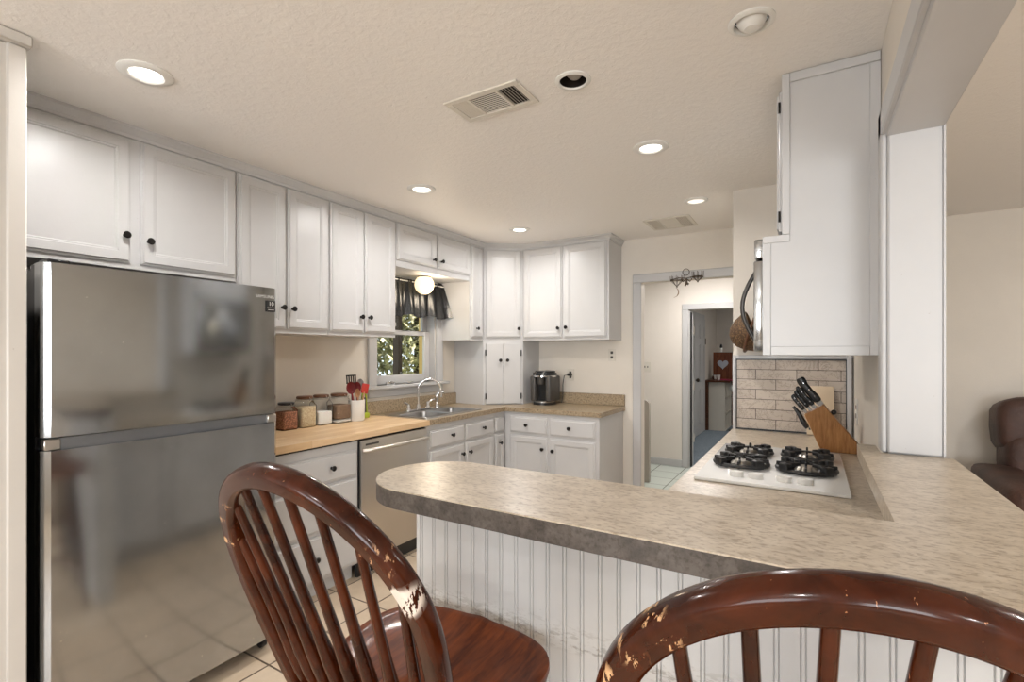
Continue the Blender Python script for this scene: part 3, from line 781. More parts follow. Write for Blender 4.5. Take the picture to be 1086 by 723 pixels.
jar('square glass jar holding white flour', -2.905, 2.26, .058, .205, [('flour', FLOUR, 0, .09)])
jar('square glass jar with dark grounds over a white layer, beside the crock', -2.89, 2.40, .064, .205, [('white_layer', FLOUR, 0, .022), ('grounds', BROWNP, .023, .125)])
cxx, cyy = -2.84, 2.515
T = thing('utensil_crock', 'white ceramic crock holding cooking utensils', 'crock', (cxx, cyy, .9145))
bm = new(); lathe(bm, [(0, .9145), (.052, .9145), (.056, .92), (.058, 1.05), (.0575, 1.065), (.052, 1.065), (.050, 1.05), (.049, .925), (0, .925)], (cxx, cyy, 0), 32); obj('ceramic_body', bm, WPLAST, T)
# utensils
def bowlshape(bm, c, d, up, rx, ry, depth, th=.002):
    """spoon head: elongated bowl, long axis d, open towards up"""
    d = Vector(d).normalized(); up = Vector(up); up = (up - d * up.dot(d)).normalized(); s = d.cross(up)
    n = 18; rings = []
    for q in (1, .8, .5, .2):
        rings.append([bm.verts.new(Vector(c) + d * ry * q * math.cos(2 * PI * k / n) + s * rx * q * math.sin(2 * PI * k / n) - up * depth * (1 - q * q)) for k in range(n)])
    for a, b in zip(rings, rings[1:]):
        for k in range(n): bm.faces.new((a[k], a[(k + 1) % n], b[(k + 1) % n], b[k]))
    bm.faces.new(rings[-1])
    fs = list(bm.faces)
    bmesh.ops.solidify(bm, geom=fs, thickness=th)
MAROON = mat('maroon_silicone', (.22, .018, .022), .35); RED = mat('red_silicone', (.42, .03, .02), .35)
UWOOD = mat('light_utensil_wood', (.55, .30, .16), .5); GREEN = mat('lime_green_plastic', (.34, .42, .03), .35); UGREY = mat('grey_nylon', (.35, .33, .32), .4)
def utensil(name, label, foot, tip, kind, m_head, m_handle, rx=.028, ry=.042, up=(1, -.4, .3)):
    foot = Vector(foot); tip = Vector(tip); d = (tip - foot).normalized(); neck = tip - d * ry * 1.9
    T = thing(name, label, 'utensil', tuple(foot), 0, 'cooking utensils in the white crock')
    bm = new(); tube(bm, [foot, foot.lerp(neck, .5), neck + d * ry * .2], [.0065, .007, .005], 10); obj('handle', bm, m_handle, T)
    bm = new(); c_ = tip - d * ry
    if kind == 'spoon': bowlshape(bm, c_, d, up, rx, ry, .014)
    else:
        upv = Vector(up); upv = (upv - d * upv.dot(d)).normalized(); s = d.cross(upv)
        M_ = Matrix((( s.x, upv.x, d.x, c_.x), (s.y, upv.y, d.y, c_.y), (s.z, upv.z, d.z, c_.z), (0, 0, 0, 1)))
        if kind == 'turner':
            for k in range(-2, 3): box(bm, k * rx * .42 - rx * .13, k * rx * .42 + rx * .13, -.0015, .0015, -ry * .75, ry * .75, .001, M=M_)
            box(bm, -rx, rx, -.0015, .0015, -ry, -ry * .7, .001, M=M_); box(bm, -rx, rx, -.0015, .0015, ry * .7, ry, .001, M=M_)
        else: box(bm, -rx, rx, -.003, .003, -ry, ry, .0028, 2, M=M_)
    obj('head', bm, m_head, T)
zb = .93
utensil('ladle', 'maroon ladle leaning left in the white crock', (cxx + .008, cyy - .012, zb), (cxx + .010, cyy - .068, 1.20), 'spoon', MAROON, MAROON, .036, .046)
utensil('serving_spoon', 'maroon spoon standing in the middle of the white crock', (cxx - .004, cyy + .008, zb), (cxx - .006, cyy + .012, 1.195), 'spoon', MAROON, MAROON, .028, .046)
utensil('slotted_turner', 'black slotted turner, tallest utensil in the crock', (cxx - .03, cyy - .005, zb), (cxx - .052, cyy - .006, 1.245), 'turner', BLACK, BLACK, .038, .032)
utensil('spatula', 'bright red spatula leaning right in the crock', (cxx + .014, cyy + .012, zb), (cxx + .026, cyy + .064, 1.18), 'spat', RED, UWOOD, .026, .036)
utensil('spoon', 'grey nylon spoon behind the red spatula', (cxx - .018, cyy + .008, zb), (cxx - .020, cyy + .055, 1.215), 'spoon', UGREY, UGREY, .028, .04)
utensil('wooden_spoon', 'pale wooden spoon at the left front of the crock', (cxx + .030, cyy + .004, zb), (cxx + .034, cyy - .026, 1.150), 'spoon', UWOOD, UWOOD, .02, .034)
T = thing('kitchen_grater', 'lime green upright kitchen tool beside the white crock', 'utensil', (-2.90, 2.64, .9145))
bm = new(); box(bm, -2.93, -2.875, 2.605, 2.675, .9145, .955, .008, 2); obj('foot', bm, GREEN, T)
bm = new()
for s in (-1, 1): tube(bm, [(-2.90, 2.64 + s * .026, .95), (-2.90, 2.64 + s * .018, 1.08), (-2.90, 2.64 + s * .006, 1.13)], [.008, .007, .006], 10)
obj('handle', bm, GREEN, T)
bm = new(); box(bm, -2.906, -2.894, 2.622, 2.658, .955, 1.07, .004); obj('blade', bm, GREY, T)

# sill dishes
for i, (y, lab) in enumerate(((2.99, 'small glass soap dish at the left of the window sill'), (3.22, 'small flat metal dish on the window sill, behind the faucet'))):
    bm = new(); lathe(bm, [(0, 1.1405), (.02, 1.1405), (.034, 1.155 - i * .004), (.036, 1.166 - i * .012), (.032, 1.166 - i * .012), (.02, 1.147), (0, 1.146)], (-2.975, y, 0), 22, None, .8, 1.25)
    if i == 0: sup(bm, (-2.975, y, 1.161), (.02, .033, .011), .8, .8)
    tag(obj('soap_dish', bm, CHROME, None, (-2.975, y, 1.1405)), lab, 'dish')

# window valance and globe
T = thing('window_valance', 'short black satin gathered curtain across the top of the window', 'curtain', (-2.945, 3.24, 1.7))
bm = new()
NY, NZ = 150, 14; grid = []
for i in range(NY + 1):
    t = i / NY; y = 2.745 + (3.655 - 2.745) * t; col_ = []
    for j in range(NZ + 1):
        s = j / NZ; z = 2.035 - .315 * s - .012 * math.sin(t * 23) * s
        amp = .010 + .022 * s
        x = -2.955 + amp * (math.sin(t * 56 + .8 * math.sin(t * 9)) * .6 + .5 * math.sin(t * 24 + 1)) + .004 * math.sin(t * 150) * (1 - s) ** 3
        x += .10 * s * max(0, (t - .72) / .28) ** 2; yy = y
        col_.append(bm.verts.new((x + .015 * s, yy, z)))
    grid.append(col_)
for i in range(NY):
    for j in range(NZ): bm.faces.new((grid[i][j], grid[i + 1][j], grid[i + 1][j + 1], grid[i][j + 1]))
bmesh.ops.solidify(bm, geom=list(bm.faces), thickness=.002)
obj('curtain_fabric', bm, SATIN, T, angle=80)
bm = new(); cyl(bm, (-2.955, 2.74, 2.018), (-2.955, 3.66, 2.018), .006); obj('curtain_rod', bm, WPLAST, T)
T = thing('globe_light', 'lit round globe light hanging above the sink', 'light', (-2.83, 3.24, 2.0))
bm = new(); lathe(bm, [(0, 2.054), (.055, 2.054), (.055, 2.046), (.03, 2.036), (.03, 2.0), (0, 2.0)], (-2.83, 3.24, 0)); obj('mount', bm, BRASS, T)
bm = new(); bmesh.ops.create_uvsphere(bm, u_segments=28, v_segments=18, radius=.082, matrix=Matrix.Translation((-2.83, 3.24, 1.985))); obj('globe', bm, GLOBE, T)
l = bpy.data.lights.new('globe_bulb', 'POINT'); l.energy = 7; l.color = (1, .85, .65); l.shadow_soft_size = .078
lo = bpy.data.objects.new('globe_bulb', l); COL.objects.link(lo); lo.location = (-2.735, 3.24, 1.93)

# ------------------------------------------------------------------ coffee maker
T = thing('coffee_maker', 'grey and black single-serve coffee maker on the far counter', 'coffee maker', (-2.2, 4.27, .9145))
kx, ky, kz = -2.20, 4.25, .9145
def ell(cx, cy, rx, ry, n=32): return [(cx + rx * math.cos(2 * PI * k / n), cy + ry * math.sin(2 * PI * k / n)) for k in range(n)]
bm = new(); prism(bm, ell(kx, ky, .105, .125), kz, kz + .022); obj('base', bm, BLACK, T)
bm = new(); prism(bm, ell(kx, ky, .09, .11), kz + .0225, kz + .032); obj('drip_tray', bm, STEEL2, T)
bm = new(); box(bm, kx - .108, kx - .052, ky - .10, ky + .12, kz + .03, kz + .275, .018, 3); box(bm, kx + .052, kx + .108, ky - .10, ky + .12, kz + .03, kz + .275, .018, 3); obj('side_housing', bm, GREY, T)
bm = new(); box(bm, kx - .054, kx + .054, ky - .02, ky + .12, kz + .03, kz + .275); obj('back_housing', bm, BLACK, T)
bm = new()
prism(bm, ell(kx, ky, .112, .125), kz + .275, kz + .30); prism(bm, ell(kx, ky + .01, .095, .105), kz + .30, kz + .318); obj('lid', bm, BLACK, T)
bm = new(); prism(bm, ell(kx, ky - .004, .1135, .1265), kz + .262, kz + .276); obj('chrome_band', bm, CHROME, T)
bm = new(); lathe(bm, [(0, kz + .19), (.030, kz + .19), (.034, kz + .20), (.040, kz + .262), (0, kz + .262)], (kx, ky - .075, 0)); obj('brew_head', bm, GREY, T)
bm = new(); tube(bm, [(kx - .045, ky - .11, kz + .265), (kx - .04, ky - .118, kz + .30), (kx - .038, ky - .05, kz + .325)], .005, 8); tube(bm, [(kx + .045, ky - .11, kz + .265), (kx + .04, ky - .118, kz + .30), (kx + .038, ky - .05, kz + .325)], .005, 8); obj('lid_handle', bm, CHROME, T)
T = thing('power_plug', 'black plug and cord in the wall outlet beside the coffee maker', 'plug', (-2.03, 4.44, 1.19))
bm = new(); box(bm, -2.05, -2.01, 4.425, 4.468, 1.18, 1.205, .005); obj('plug_head', bm, BLACK, T)
bm = new(); tube(bm, [(-2.04, 4.43, 1.19), (-2.07, 4.41, 1.185), (-2.085, 4.41, 1.10), (-2.085, 4.41, .98), (-2.09, 4.39, .92)], .0035, 8); obj('cord', bm, BLACK, T)

# ------------------------------------------------------------------ outlets
def plate(label, loc, rotz, wdt=.07, h=.115, kind='outlet', m=CPLAST):
    T = thing('wall_outlet' if kind == 'outlet' else 'light_switch', label, 'outlet' if kind == 'outlet' else 'switch', loc, rotz)
    bm = new(); box(bm, -wdt / 2, wdt / 2, -.006, 0, -h / 2, h / 2, .002); obj('cover_plate', bm, m, T, abs_=False)
    bm = new()
    if kind == 'outlet':
        for s in (-.022, .022): box(bm, -.012, .012, -.008, -.005, s - .012, s + .012, .002)
        obj('socket', bm, BLACK if m is CPLAST and wdt < .06 else GREY, T, abs_=False)
    else:
        for s in (-.018, .018): box(bm, s - .006, s + .006, -.014, -.005, -.012, .012, .002)
        obj('toggle', bm, GREY, T, abs_=False)
    return T
plate('cream outlet plate on the far wall right of the coffee maker', (-1.608, 4.47, 1.385), 0)
plate('cream outlet with plug on the far wall next to the coffee maker', (-2.03, 4.4695, 1.19), 0)
plate('double light switch on the hallway wall seen through the doorway', (-1.818, 6.33, 1.225), 0, .115, .13, 'switch')
plate('tall outlet plate on the right wall beside the knife block', (.2, 3.16, 1.10), -R90, .075, .13, 'outlet', WPLAST)

# ------------------------------------------------------------------ microwave and basket
T = thing('microwave', 'stainless over-the-range microwave seen edge-on at right', 'microwave', (0, 2.5, 1.41))
bm = new(); box(bm, -.13, .197, 2.127, 2.885, 1.412, 1.835, .003); obj('body', bm, BLACK, T)
bm = new(); box(bm, -.196, -.156, 2.128, 2.885, 1.412, 1.762, .006, 2); d = obj('door', bm, STEEL, T)
bm = new(); box(bm, -.194, -.156, 2.128, 2.885, 1.770, 1.844, .006, 2); obj('vent_panel', bm, STEEL, T)
bm = new(); pts = [(-.194, 2.24, 1.735)] + [(-.198 - .05 * math.sin(PI * k / 14), 2.24, 1.735 - .28 * k / 14) for k in range(15)] + [(-.194, 2.24, 1.455)]
tube(bm, pts, .0085, 12); obj('handle', bm, mat('dark_bronze_handle', (.05, .045, .04), .3, .6), d)
# woven basket hung on the end wall
T = thing('straw_basket', 'round woven brown straw basket hanging behind the microwave handle', 'basket', (-.33, 3.36, 1.52))
Mx = Matrix.Rotation(math.radians(-108), 4, 'Y')
bm = new(); lathe(bm, [(.125, 0), (.128, .006), (.118, .03), (.095, .075), (.06, .115), (.03, .13), (0, .134), (0, .128), (.03, .123), (.056, .108), (.09, .07), (.112, .028), (.118, .0), (.125, 0)], (-.308, 3.325, 1.537), 36, Mx)
obj('woven_bowl', bm, WICKER, T)
bm = new(); lp = [(-.316 + .126 * math.cos(a * PI / 16) * math.cos(math.radians(72)), 3.325 + .126 * math.sin(a * PI / 16), 1.535 + .126 * math.cos(a * PI / 16) * math.sin(math.radians(72))) for a in range(32)]
tube(bm, lp, .008, 8, True); obj('rim', bm, LIDW, T)
bm = new(); tube(bm, [(-.27, 3.33, 1.655), (-.27, 3.38, 1.70), (-.265, 3.448, 1.70)], .003, 8); obj('hanging_loop', bm, LIDW, T)

# ------------------------------------------------------------------ cooktop
T = thing('gas_cooktop', 'white four-burner gas cooktop with black cast iron grates', 'cooktop', (-.14, 2.38, .926))
CX0, CX1, CY0, CY1, CZ = -.388, .110, 1.98, 2.785, .940
bm = new(); box(bm, CX0, CX1, CY0, CY1, .9265, CZ, .004, 2); obj('glass_surface', bm, WHITEGL, T)
for bx_, by_, R in ((-.252, 2.535, .092), (-.255, 2.265, .098), (-.022, 2.545, .092), (-.022, 2.27, .098)):
    bm = new(); lathe(bm, [(R - .004, CZ + .0005), (R, CZ + .004), (R - .006, CZ + .007), (R - .03, CZ + .003), (.035, CZ + .001), (0, CZ + .001)], (bx_, by_, 0), 36); pn = obj('drip_pan', bm, CHROME, T)
    bm = new(); lathe(bm, [(.04, CZ + .001), (.04, CZ + .012), (.034, CZ + .018), (.03, CZ + .024), (.0, CZ + .025)], (bx_, by_, 0), 28); obj('burner_cap', bm, STEEL2, T)
    bm = new()
    ring = [(bx_ + (R + .004) * math.cos(a * PI / 20), by_ + (R + .004) * math.sin(a * PI / 20), CZ + .014) for a in range(40)]
    tube(bm, ring, .0075, 8, True)
    for q in range(4):
        a = q * PI / 2 + PI / 4
        M_ = Matrix.Translation((bx_, by_, CZ)) @ Matrix.Rotation(a, 4, 'Z')
        box(bm, .03, R + .012, -.0045, .0045, .026, .040, .002, M=M_)       # finger
        box(bm, R - .016, R + .014, -.02, .02, .006, .040, .005, 2, M=M_)   # raised lug
    for q in range(4):
        a = q * PI / 2
        M_ = Matrix.Translation((bx_, by_, CZ)) @ Matrix.Rotation(a, 4, 'Z')
        box(bm, .045, R + .006, -.004, .004, .018, .034, .002, M=M_)
        box(bm, .040, .050, -.004, .004, .018, .046, .002, M=M_)
    obj('grate', bm, IRON, T)
for kx_ in (-.248, -.183, -.090, -.022):
    bm = new(); lathe(bm, [(0, CZ), (.0235, CZ), (.025, CZ + .015), (.022, CZ + .020), (.017, CZ + .0175), (0, CZ + .0175)], (kx_, 2.058, 0), 26, None, 1.05, .8)
    
    obj('control_knob', bm, WPLAST, T)

# ------------------------------------------------------------------ knife block, knives, board
KY0, KY1 = 2.86, 2.965
T = thing('knife_block', 'slanted bamboo knife block behind the cooktop', 'knife block', (.1, 2.9, .926))
prof = [(.036, .926), (.185, .926), (.198, .955), (.045, 1.155), (-.035, 1.10)]
bm = new(); prism(bm, prof, KY0, KY1, YZ)
bmesh.ops.bevel(bm, geom=list(bm.edges), offset=.003, segments=1, affect='EDGES'); obj('block_body', bm, BLOCKW, T)
bm = new(); prism(bm, [(-.037, 1.096), (.034, .928), (.037, .928), (-.033, 1.098)], KY0 + .004, KY1 - .004, YZ); obj('front_panel', bm, BLOCKL, T)
dv = Vector((-.152, 0, .2)).normalized()       # blade direction, up and to the left
perp = Vector((.2, 0, .152)).normalized() * -1
top0 = Vector((.045, 0, 1.155)); top1 = Vector((-.035, 0, 1.10)); face = (top1 - top0)
def knife(name, label, t, y, L, wd, tilt=0, steak=False, start=0):
    p = top0 + face * t; p.y = y; p = p + dv * .003
    T = thing(name, label, 'knife', tuple(p), 0, 'black-handled knives in the block')
    d = (dv + Vector((0, 0, 0)) + perp * tilt).normalized(); wd *= 1.12
    s = Vector((0, 1, 0)); u = d.cross(s).normalized()
    bm = new(); n = 12; rings = []
    for k, (q, r_, off) in enumerate(((0, .60, 0), (.05, .9, .0), (.2, 1.0, 0), (.45, .86, .002), (.7, .9, .002), (.88, 1.08, -.002), (.97, .9, -.004), (1, .45, -.005))):
        c_ = p + d * (L * q + .018) + u * off
        rings.append([bm.verts.new(c_ + u * wd * r_ * math.cos(2 * PI * j / n) + s * .0085 * (.75 + .25 * r_) * math.sin(2 * PI * j / n)) for j in range(n)])
    for a, b in zip(rings, rings[1:]):
        for j in range(n): bm.faces.new((a[j], a[(j + 1) % n], b[(j + 1) % n], b[j]))
    bm.faces.new(list(reversed(rings[0]))); bm.faces.new(rings[-1])
    obj('handle', bm, BLACK, T)
    bm = new(); M_ = Matrix(((u.x, s.x, d.x, p.x), (u.y, s.y, d.y, p.y), (u.z, s.z, d.z, p.z), (0, 0, 0, 1)))
    box(bm, -wd * .62, wd * .62, -.005, .005, -.002, .02, .0015, M=M_); obj('bolster', bm, CHROME, T)
    bm = new()
    for q in (.22, .5, .78):
        c_ = p + d * (L * q + .018); cyl(bm, tuple(c_ - s * .0092), tuple(c_ + s * .0092), .003, n=10)
    obj('rivet', bm, CHROME, T)
knife('chef_knife', 'largest black-handled knife, rightmost in the knife block', .07, KY0 + .026, .14, .0155)
knife('carving_knife', 'black-handled knife second from the right of the block, near side', .20, KY0 + .082, .14, .011)
knife('bread_knife', 'black-handled knife in the middle of the block top', .40, KY0 + .03, .10, .011)
knife('utility_knife', 'black-handled knife behind the middle one, far side of the block', .50, KY0 + .080, .11, .009)
knife('boning_knife', 'black-handled knife left of the middle one in the block', .66, KY0 + .05, .098, .010)
knife('paring_knife', 'shorter black-handled knife at the left edge of the block top', .88, KY0 + .03, .088, .010)
# shears hanging low on the slanted front
T = thing('kitchen_shears', 'lowest black curved handle sticking from the block front', 'shears', (-.015, 2.905, 1.04))
bm = new(); tube(bm, [(-.022, 2.905, 1.032), (-.032, 2.905, 1.045), (-.046, 2.905, 1.07), (-.062, 2.905, 1.105), (-.085, 2.905, 1.135)], [.011, .0135, .012, .0105, .007], 12); obj('handle', bm, BLACK, T)
bm = new(); box(bm, -.018, -.006, 2.90, 2.91, 1.022, 1.034, .001); obj('pivot', bm, CHROME, T)
T = thing('knife_sharpener', 'round black peg on the sloping back of the knife block', 'sharpener', (.077, 2.87, 1.12))
bm = new(); cyl(bm, (.076, KY0 + .03, 1.106), (.085, KY0 + .03, 1.114), .006); bmesh.ops.create_uvsphere(bm, u_segments=16, v_segments=10, radius=.0125, matrix=Matrix.Translation((.088, KY0 + .03, 1.118)))
obj('peg_head', bm, BLACK, T)
T = thing('cutting_board', 'pale wooden cutting board leaning on the tiles behind knives', 'cutting board', (.05, 3.39, .926))
bm = new(); box(bm, -.03, .105, -.007, .007, 0, .285, .005, 2, M=Matrix.Translation((0, 3.385, .929)) @ Matrix.Rotation(math.radians(-6), 4, 'X')); obj('board', bm, mat('pale_board_wood', (.70, .56, .40), .5), T)

# ------------------------------------------------------------------ ceiling fixtures
def ring_prof(r0, r1, z=H): return [(r0, z + .001), (r0, z - .003), (r0 + .008, z - .009), (r1 - .012, z - .010), (r1, z - .004), (r1, z - .002), (r1 - .002, z + .03), (0 + r1 - .002, z + .031)]
def downlight(label, x, y, state, R=.088):
    T = thing('recessed_light', label, 'ceiling light', (x, y, H - .01), 0)
    bm = new(); lathe(bm, [(R, H - .0005), (R, H - .004), (R - .01, H - .010), (.058, H - .011), (.052, H - .006), (.052, H + .0), (.056, H + .045), (.0, H + .045)], (x, y, 0), 40)
    obj('trim_ring', bm, WPLAST if state != 'open' else WPLAST, T)
    if state in ('lit', 'dim'):
        bm = new(); lathe(bm, [(0, H - .006), (.035, H - .0065), (.0515, H - .004)], (x, y, 0), 32); obj('lens', bm, LENS if state == 'lit' else DIMLENS, T)
    return T
def lit(x, y, watt):
    o = area('can_lamp', (x, y, H - .014), (0, 0, 0), .095, .095, watt, WARM, 'DISK'); o.data.spread = math.radians(165)
for lab, (x, y) in zip(('lit round recessed ceiling light above the refrigerator, nearest', 'lit recessed ceiling light above the dishwasher', 'lit recessed ceiling light nearest the far corner cabinets', 'lit recessed ceiling light in mid ceiling right of the vent'), CANS[:4]):
    downlight(lab, x, y, 'lit'); lit(x, y, CAN_W)
T = downlight('dim recessed ceiling light near the doorway', *CANS[4], 'dim', .078); lit(*CANS[4], 2.5)
for x, y in CANS[7:]:
    downlight('lit recessed light in the dining and living room ceiling', x, y, 'lit')['group'] = 'lights of the dining and living room ceiling'
    lit(x, y, CAN_W * 2)
# open black can with grey bulb
x, y = CANS[5]
T = thing('recessed_light', 'unlit recessed ceiling light with black inside and grey bulb', 'ceiling light', (x, y, H - .01))
bm = new(); lathe(bm, [(.068, H - .0005), (.068, H - .004), (.062, H - .008), (.053, H - .008), (.050, H - .002)], (x, y, 0), 40); obj('trim_ring', bm, WPLAST, T)
bm = new(); lathe(bm, [(.0505, H - .003), (.056, H + .02), (.055, H + .10), (0, H + .10)], (x, y, 0), 40); obj('baffle', bm, mat('black_baffle', (.02, .015, .012), .5), T)
bm = new(); lathe(bm, [(0, H + .008), (.02, H + .011), (.03, H + .022), (.031, H + .035), (.022, H + .07), (.014, H + .098)], (x + .004, y + .006, 0), 28); obj('bulb', bm, mat('grey_bulb_glass', (.34, .32, .30), .3), T)
x, y = CANS[6]
T = thing('eyeball_light', 'unlit white eyeball ceiling light above the stove cabinet', 'ceiling light', (x, y, H - .01))
bm = new(); lathe(bm, [(.068, H - .0005), (.068, H - .005), (.060, H - .010), (.053, H - .010), (.049, H - .002), (.049, H + .01)], (x, y, 0), 40); obj('trim_ring', bm, WPLAST, T)
bm = new(); lathe(bm, [(.057, H + .02), (.055, H + .006), (.046, H + .003)], (x, y, 0), 40); lathe(bm, [(.056, H + .02), (0, H + .02)], (x, y, 0), 30); obj('dark_gap', bm, BLACK, T)
bm = new(); lathe(bm, [(0, H - .026), (.018, H - .025), (.022, H - .0245), (.0235, H - .022), (.036, H - .014), (.043, H + .0), (.044, H + .015)], (x, y, 0), 36); obj('eyeball', bm, WPLAST, T)

def vent(label, x0, x1, y0, y1, dark):
    T = thing('air_vent', label, 'vent', ((x0 + x1) / 2, (y0 + y1) / 2, H - .01))
    bm = new()
    z0, z1 = H - .009, H - .0005
    b_ = .026
    for b in ((x0, x1, y0, y0 + b_, z0, z1), (x0, x1, y1 - b_, y1, z0, z1), (x0, x0 + b_, y0 + b_, y1 - b_, z0, z1), (x1 - b_, x1, y0 + b_, y1 - b_, z0, z1)): box(bm, *b, .002)
    W_ = x1 - x0 - 2 * b_; s1 = x0 + b_ + W_ * .27; s2 = x0 + b_ + W_ * .73
    box(bm, s1 - .005, s1 + .005, y0 + b_, y1 - b_, z0, z1); box(bm, s2 - .005, s2 + .005, y0 + b_, y1 - b_, z0, z1)
    obj('frame', bm, CPLAST, T)
    bm = new(); box(bm, x0 + b_, x1 - b_, y0 + b_, y1 - b_, H - .0015, H - .0005); obj('duct_shade_sheet', bm, dark, T)  # flat dark sheet coloured as the unlit duct behind the louvers
    near = dark is DKREC
    for a, b, tilt, mid in ((x0 + b_, s1 - .005, -20 if near else -45, 0), (s2 + .005, x1 - b_, 50 if near else -40, 0), (s1 + .005, s2 - .005, 0, 1)):
        bm = new()
        if mid:
            n = 11
            for k in range(n):
                yy = y0 + b_ + (y1 - y0 - 2 * b_) * (k + .5) / n
                box(bm, a, b, -.004, .004, -.0006, .0006, M=Matrix.Translation((0, yy, H - .005)) @ Matrix.Rotation(math.radians(8 if near else -35), 4, 'X'))
        else:
            n = 6
            for k in range(n):
                xx = a + (b - a) * (k + .5) / n
                box(bm, -.0045, .0045, y0 + b_, y1 - b_, -.0006, .0006, M=Matrix.Translation((xx, 0, H - .005)) @ Matrix.Rotation(math.radians(tilt), 4, 'Y'))
        obj('louvers', bm, CPLAST, T)
vent('rectangular louvered ceiling air vent nearest the camera', -1.305, -.957, 1.61, 1.80, DKREC)
vent('pale ceiling air vent near the doorway', -1.14, -.79, 3.86, 4.20, GREY)

# ------------------------------------------------------------------ wire ornament over the doorway
T = thing('wire_wall_decoration', 'dark wire ornament with cups hanging over the doorway trim', 'decoration', (-1.0, 4.42, 2.05))
def pz(px, py, Y):     # place fine wire detail at wall depth
    s_, c_ = math.sin(math.atan2(319, 528)), math.cos(math.atan2(319, 528))
    r = (-s_ * 528 + c_ * (px - 543), c_ * 528 + s_ * (px - 543), 373.5 - py); t = Y / r[1]
    return Vector((r[0] * t, Y, r[2] * t + 1.41))
YD = 4.42
def cup(c, R, h, ht, name):
    bm = new()
    tube(bm, [c + Vector((R * math.cos(a * PI / 8), R * math.sin(a * PI / 8) * .5, h)) for a in range(16)], .0025, 6, True)
    for a in range(8):
        q = a * PI / 4
        tube(bm, [c + Vector((0, 0, 0)), c + Vector((R * math.cos(q), R * .5 * math.sin(q), h)), c + Vector((R * 1.05 * math.cos(q), R * .5 * math.sin(q), h + ht))], .002, 5)
    bmesh.ops.create_uvsphere(bm, u_segments=10, v_segments=8, radius=.007, matrix=Matrix.Translation(c))
    obj(name, bm, BRASS, T)
cup(pz(718, 304, YD), .055, .055, .04, 'wire_cup'); cup(pz(740, 298.5, YD), .045, .04, .05, 'wire_cup')
bm = new(); tube(bm, [pz(711, 297, YD), pz(720, 294.5, YD), pz(728, 295, YD), pz(737, 292.5, YD), pz(745, 292, YD)], .0035, 6); obj('crossbar', bm, BRASS, T)
bm = new(); c_ = pz(727.5, 288.5, YD)
tube(bm, [c_ + Vector((.028 * math.cos(a * PI / 10), 0, .028 * math.sin(a * PI / 10))) for a in range(20)], .003, 6, True); obj('ring', bm, BRASS, T)
bm = new(); c_ = pz(728, 296, YD)
for s in (-1, 1): tube(bm, [c_, c_ + Vector((s * .03, 0, -.02)), c_ + Vector((s * .045, 0, .0)), c_ + Vector((s * .035, 0, .012))], [.007, .005, .004, .003], 8)
tube(bm, [c_ + Vector((0, 0, .012)), c_ + Vector((0, 0, -.03)), c_ + Vector((-.012, 0, -.06))], [.005, .012, .006], 8)
tube(bm, [c_ + Vector((-.0, 0, -.035)), c_ + Vector((.018, 0, -.045))], [.008, .009], 8); obj('finial', bm, BRASS, T)
bm = new(); c_ = pz(714, 310, YD)
tube(bm, [c_ + Vector((.045 * math.cos(math.radians(a)), 0, .045 * math.sin(math.radians(a)))) for a in range(60, -100, -16)], [.002, .003, .004, .005, .005, .005, .004, .003, .002, .002], 6); obj('curl', bm, mat('tan_wire', (.35, .24, .16), .5), T)

# ------------------------------------------------------------------ bar stools
W_, WB, ZC, HU, LEAN, K_ = .213, .177, .242, .218, .365, .482
SZ = .77
def backy(x, z): return -LEAN * z + K_ * x * x
def bowx(z):
    if z <= ZC: return WB + (W_ - WB) * math.sin(PI / 2 * z / ZC)
    return W_ * math.sqrt(max(0, 1 - ((z - ZC) / HU) ** 2))
stool = thing('bar_stool', 'cherry wood hoop-back bar stool at the left end of the bar', 'bar stool', (-.676, .603, 0), .013, 'hoop-back stools along the bar')
bm = new()
out_ = [(-.02, -.04), (-.09, -.04), (-.150, -.03), (-.178, .0), (-.192, .04), (-.200, .09), (-.214, .15), (-.226, .21), (-.232, .26), (-.222, .31), (-.196, .348), (-.155, .370), (-.10, .382), (-.03, .387)]
rt = [(-x, y) for x, y in reversed(out_)]
pts2 = out_ + rt[0:]
def resample(p, n):
    L = [0]
    for i in range(len(p)): L.append(L[-1] + (Vector(p[(i + 1) % len(p)]) - Vector(p[i])).length)
    o = []
    for k in range(n):
        s = L[-1] * k / n; i = max(j for j in range(len(p)) if L[j] <= s)
        t = (s - L[i]) / max(1e-9, L[i + 1] - L[i]); a = Vector(p[i]); b = Vector(p[(i + 1) % len(p)]); o.append(a.lerp(b, t))
    return o
pp = resample(pts2, 72)
for _ in range(3): pp = [(pp[i - 1] + pp[i] * 2 + pp[(i + 1) % 72]) / 4 for i in range(72)]
cen = Vector((0, .17))
def seatz(q, p):
    d = 1 - q ** 2.2
    x = (p - cen).x
    return SZ + .006 - .014 * min(1, d * 1.6) + .006 * math.exp(-(x / .03) ** 2) * max(0, (p.y - .2) / .2) * (1 if q < .99 else .4)
rings = []
for q, dz in ((.93, -.036), (.985, -.026), (1.0, -.014), (.995, -.004), (.965, 0.0), (.90, 0), (.8, 0), (.65, 0), (.45, 0), (.22, 0)):
    rings.append([bm.verts.new((*(cen + (p - cen) * q), (SZ + .006 + dz) if dz < 0 else seatz(q, cen + (p - cen) * q))) for p in pp])
for a, b in zip(rings, rings[1:]):
    for k in range(72): bm.faces.new((a[k], a[(k + 1) % 72], b[(k + 1) % 72], b[k]))
bm.faces.new(rings[-1]); bm.faces.new(list(reversed(rings[0])))
obj('seat', bm, SEATW, stool, abs_=False, angle=60)
bm = new(); pts = []; zz = []
for k in range(13): zz.append((-1, ZC * k / 12 - (.03 if k == 0 else 0)))
arcp = [(-W_ * math.cos(PI * k / 48), ZC + HU * math.sin(PI * k / 48)) for k in range(1, 48)]
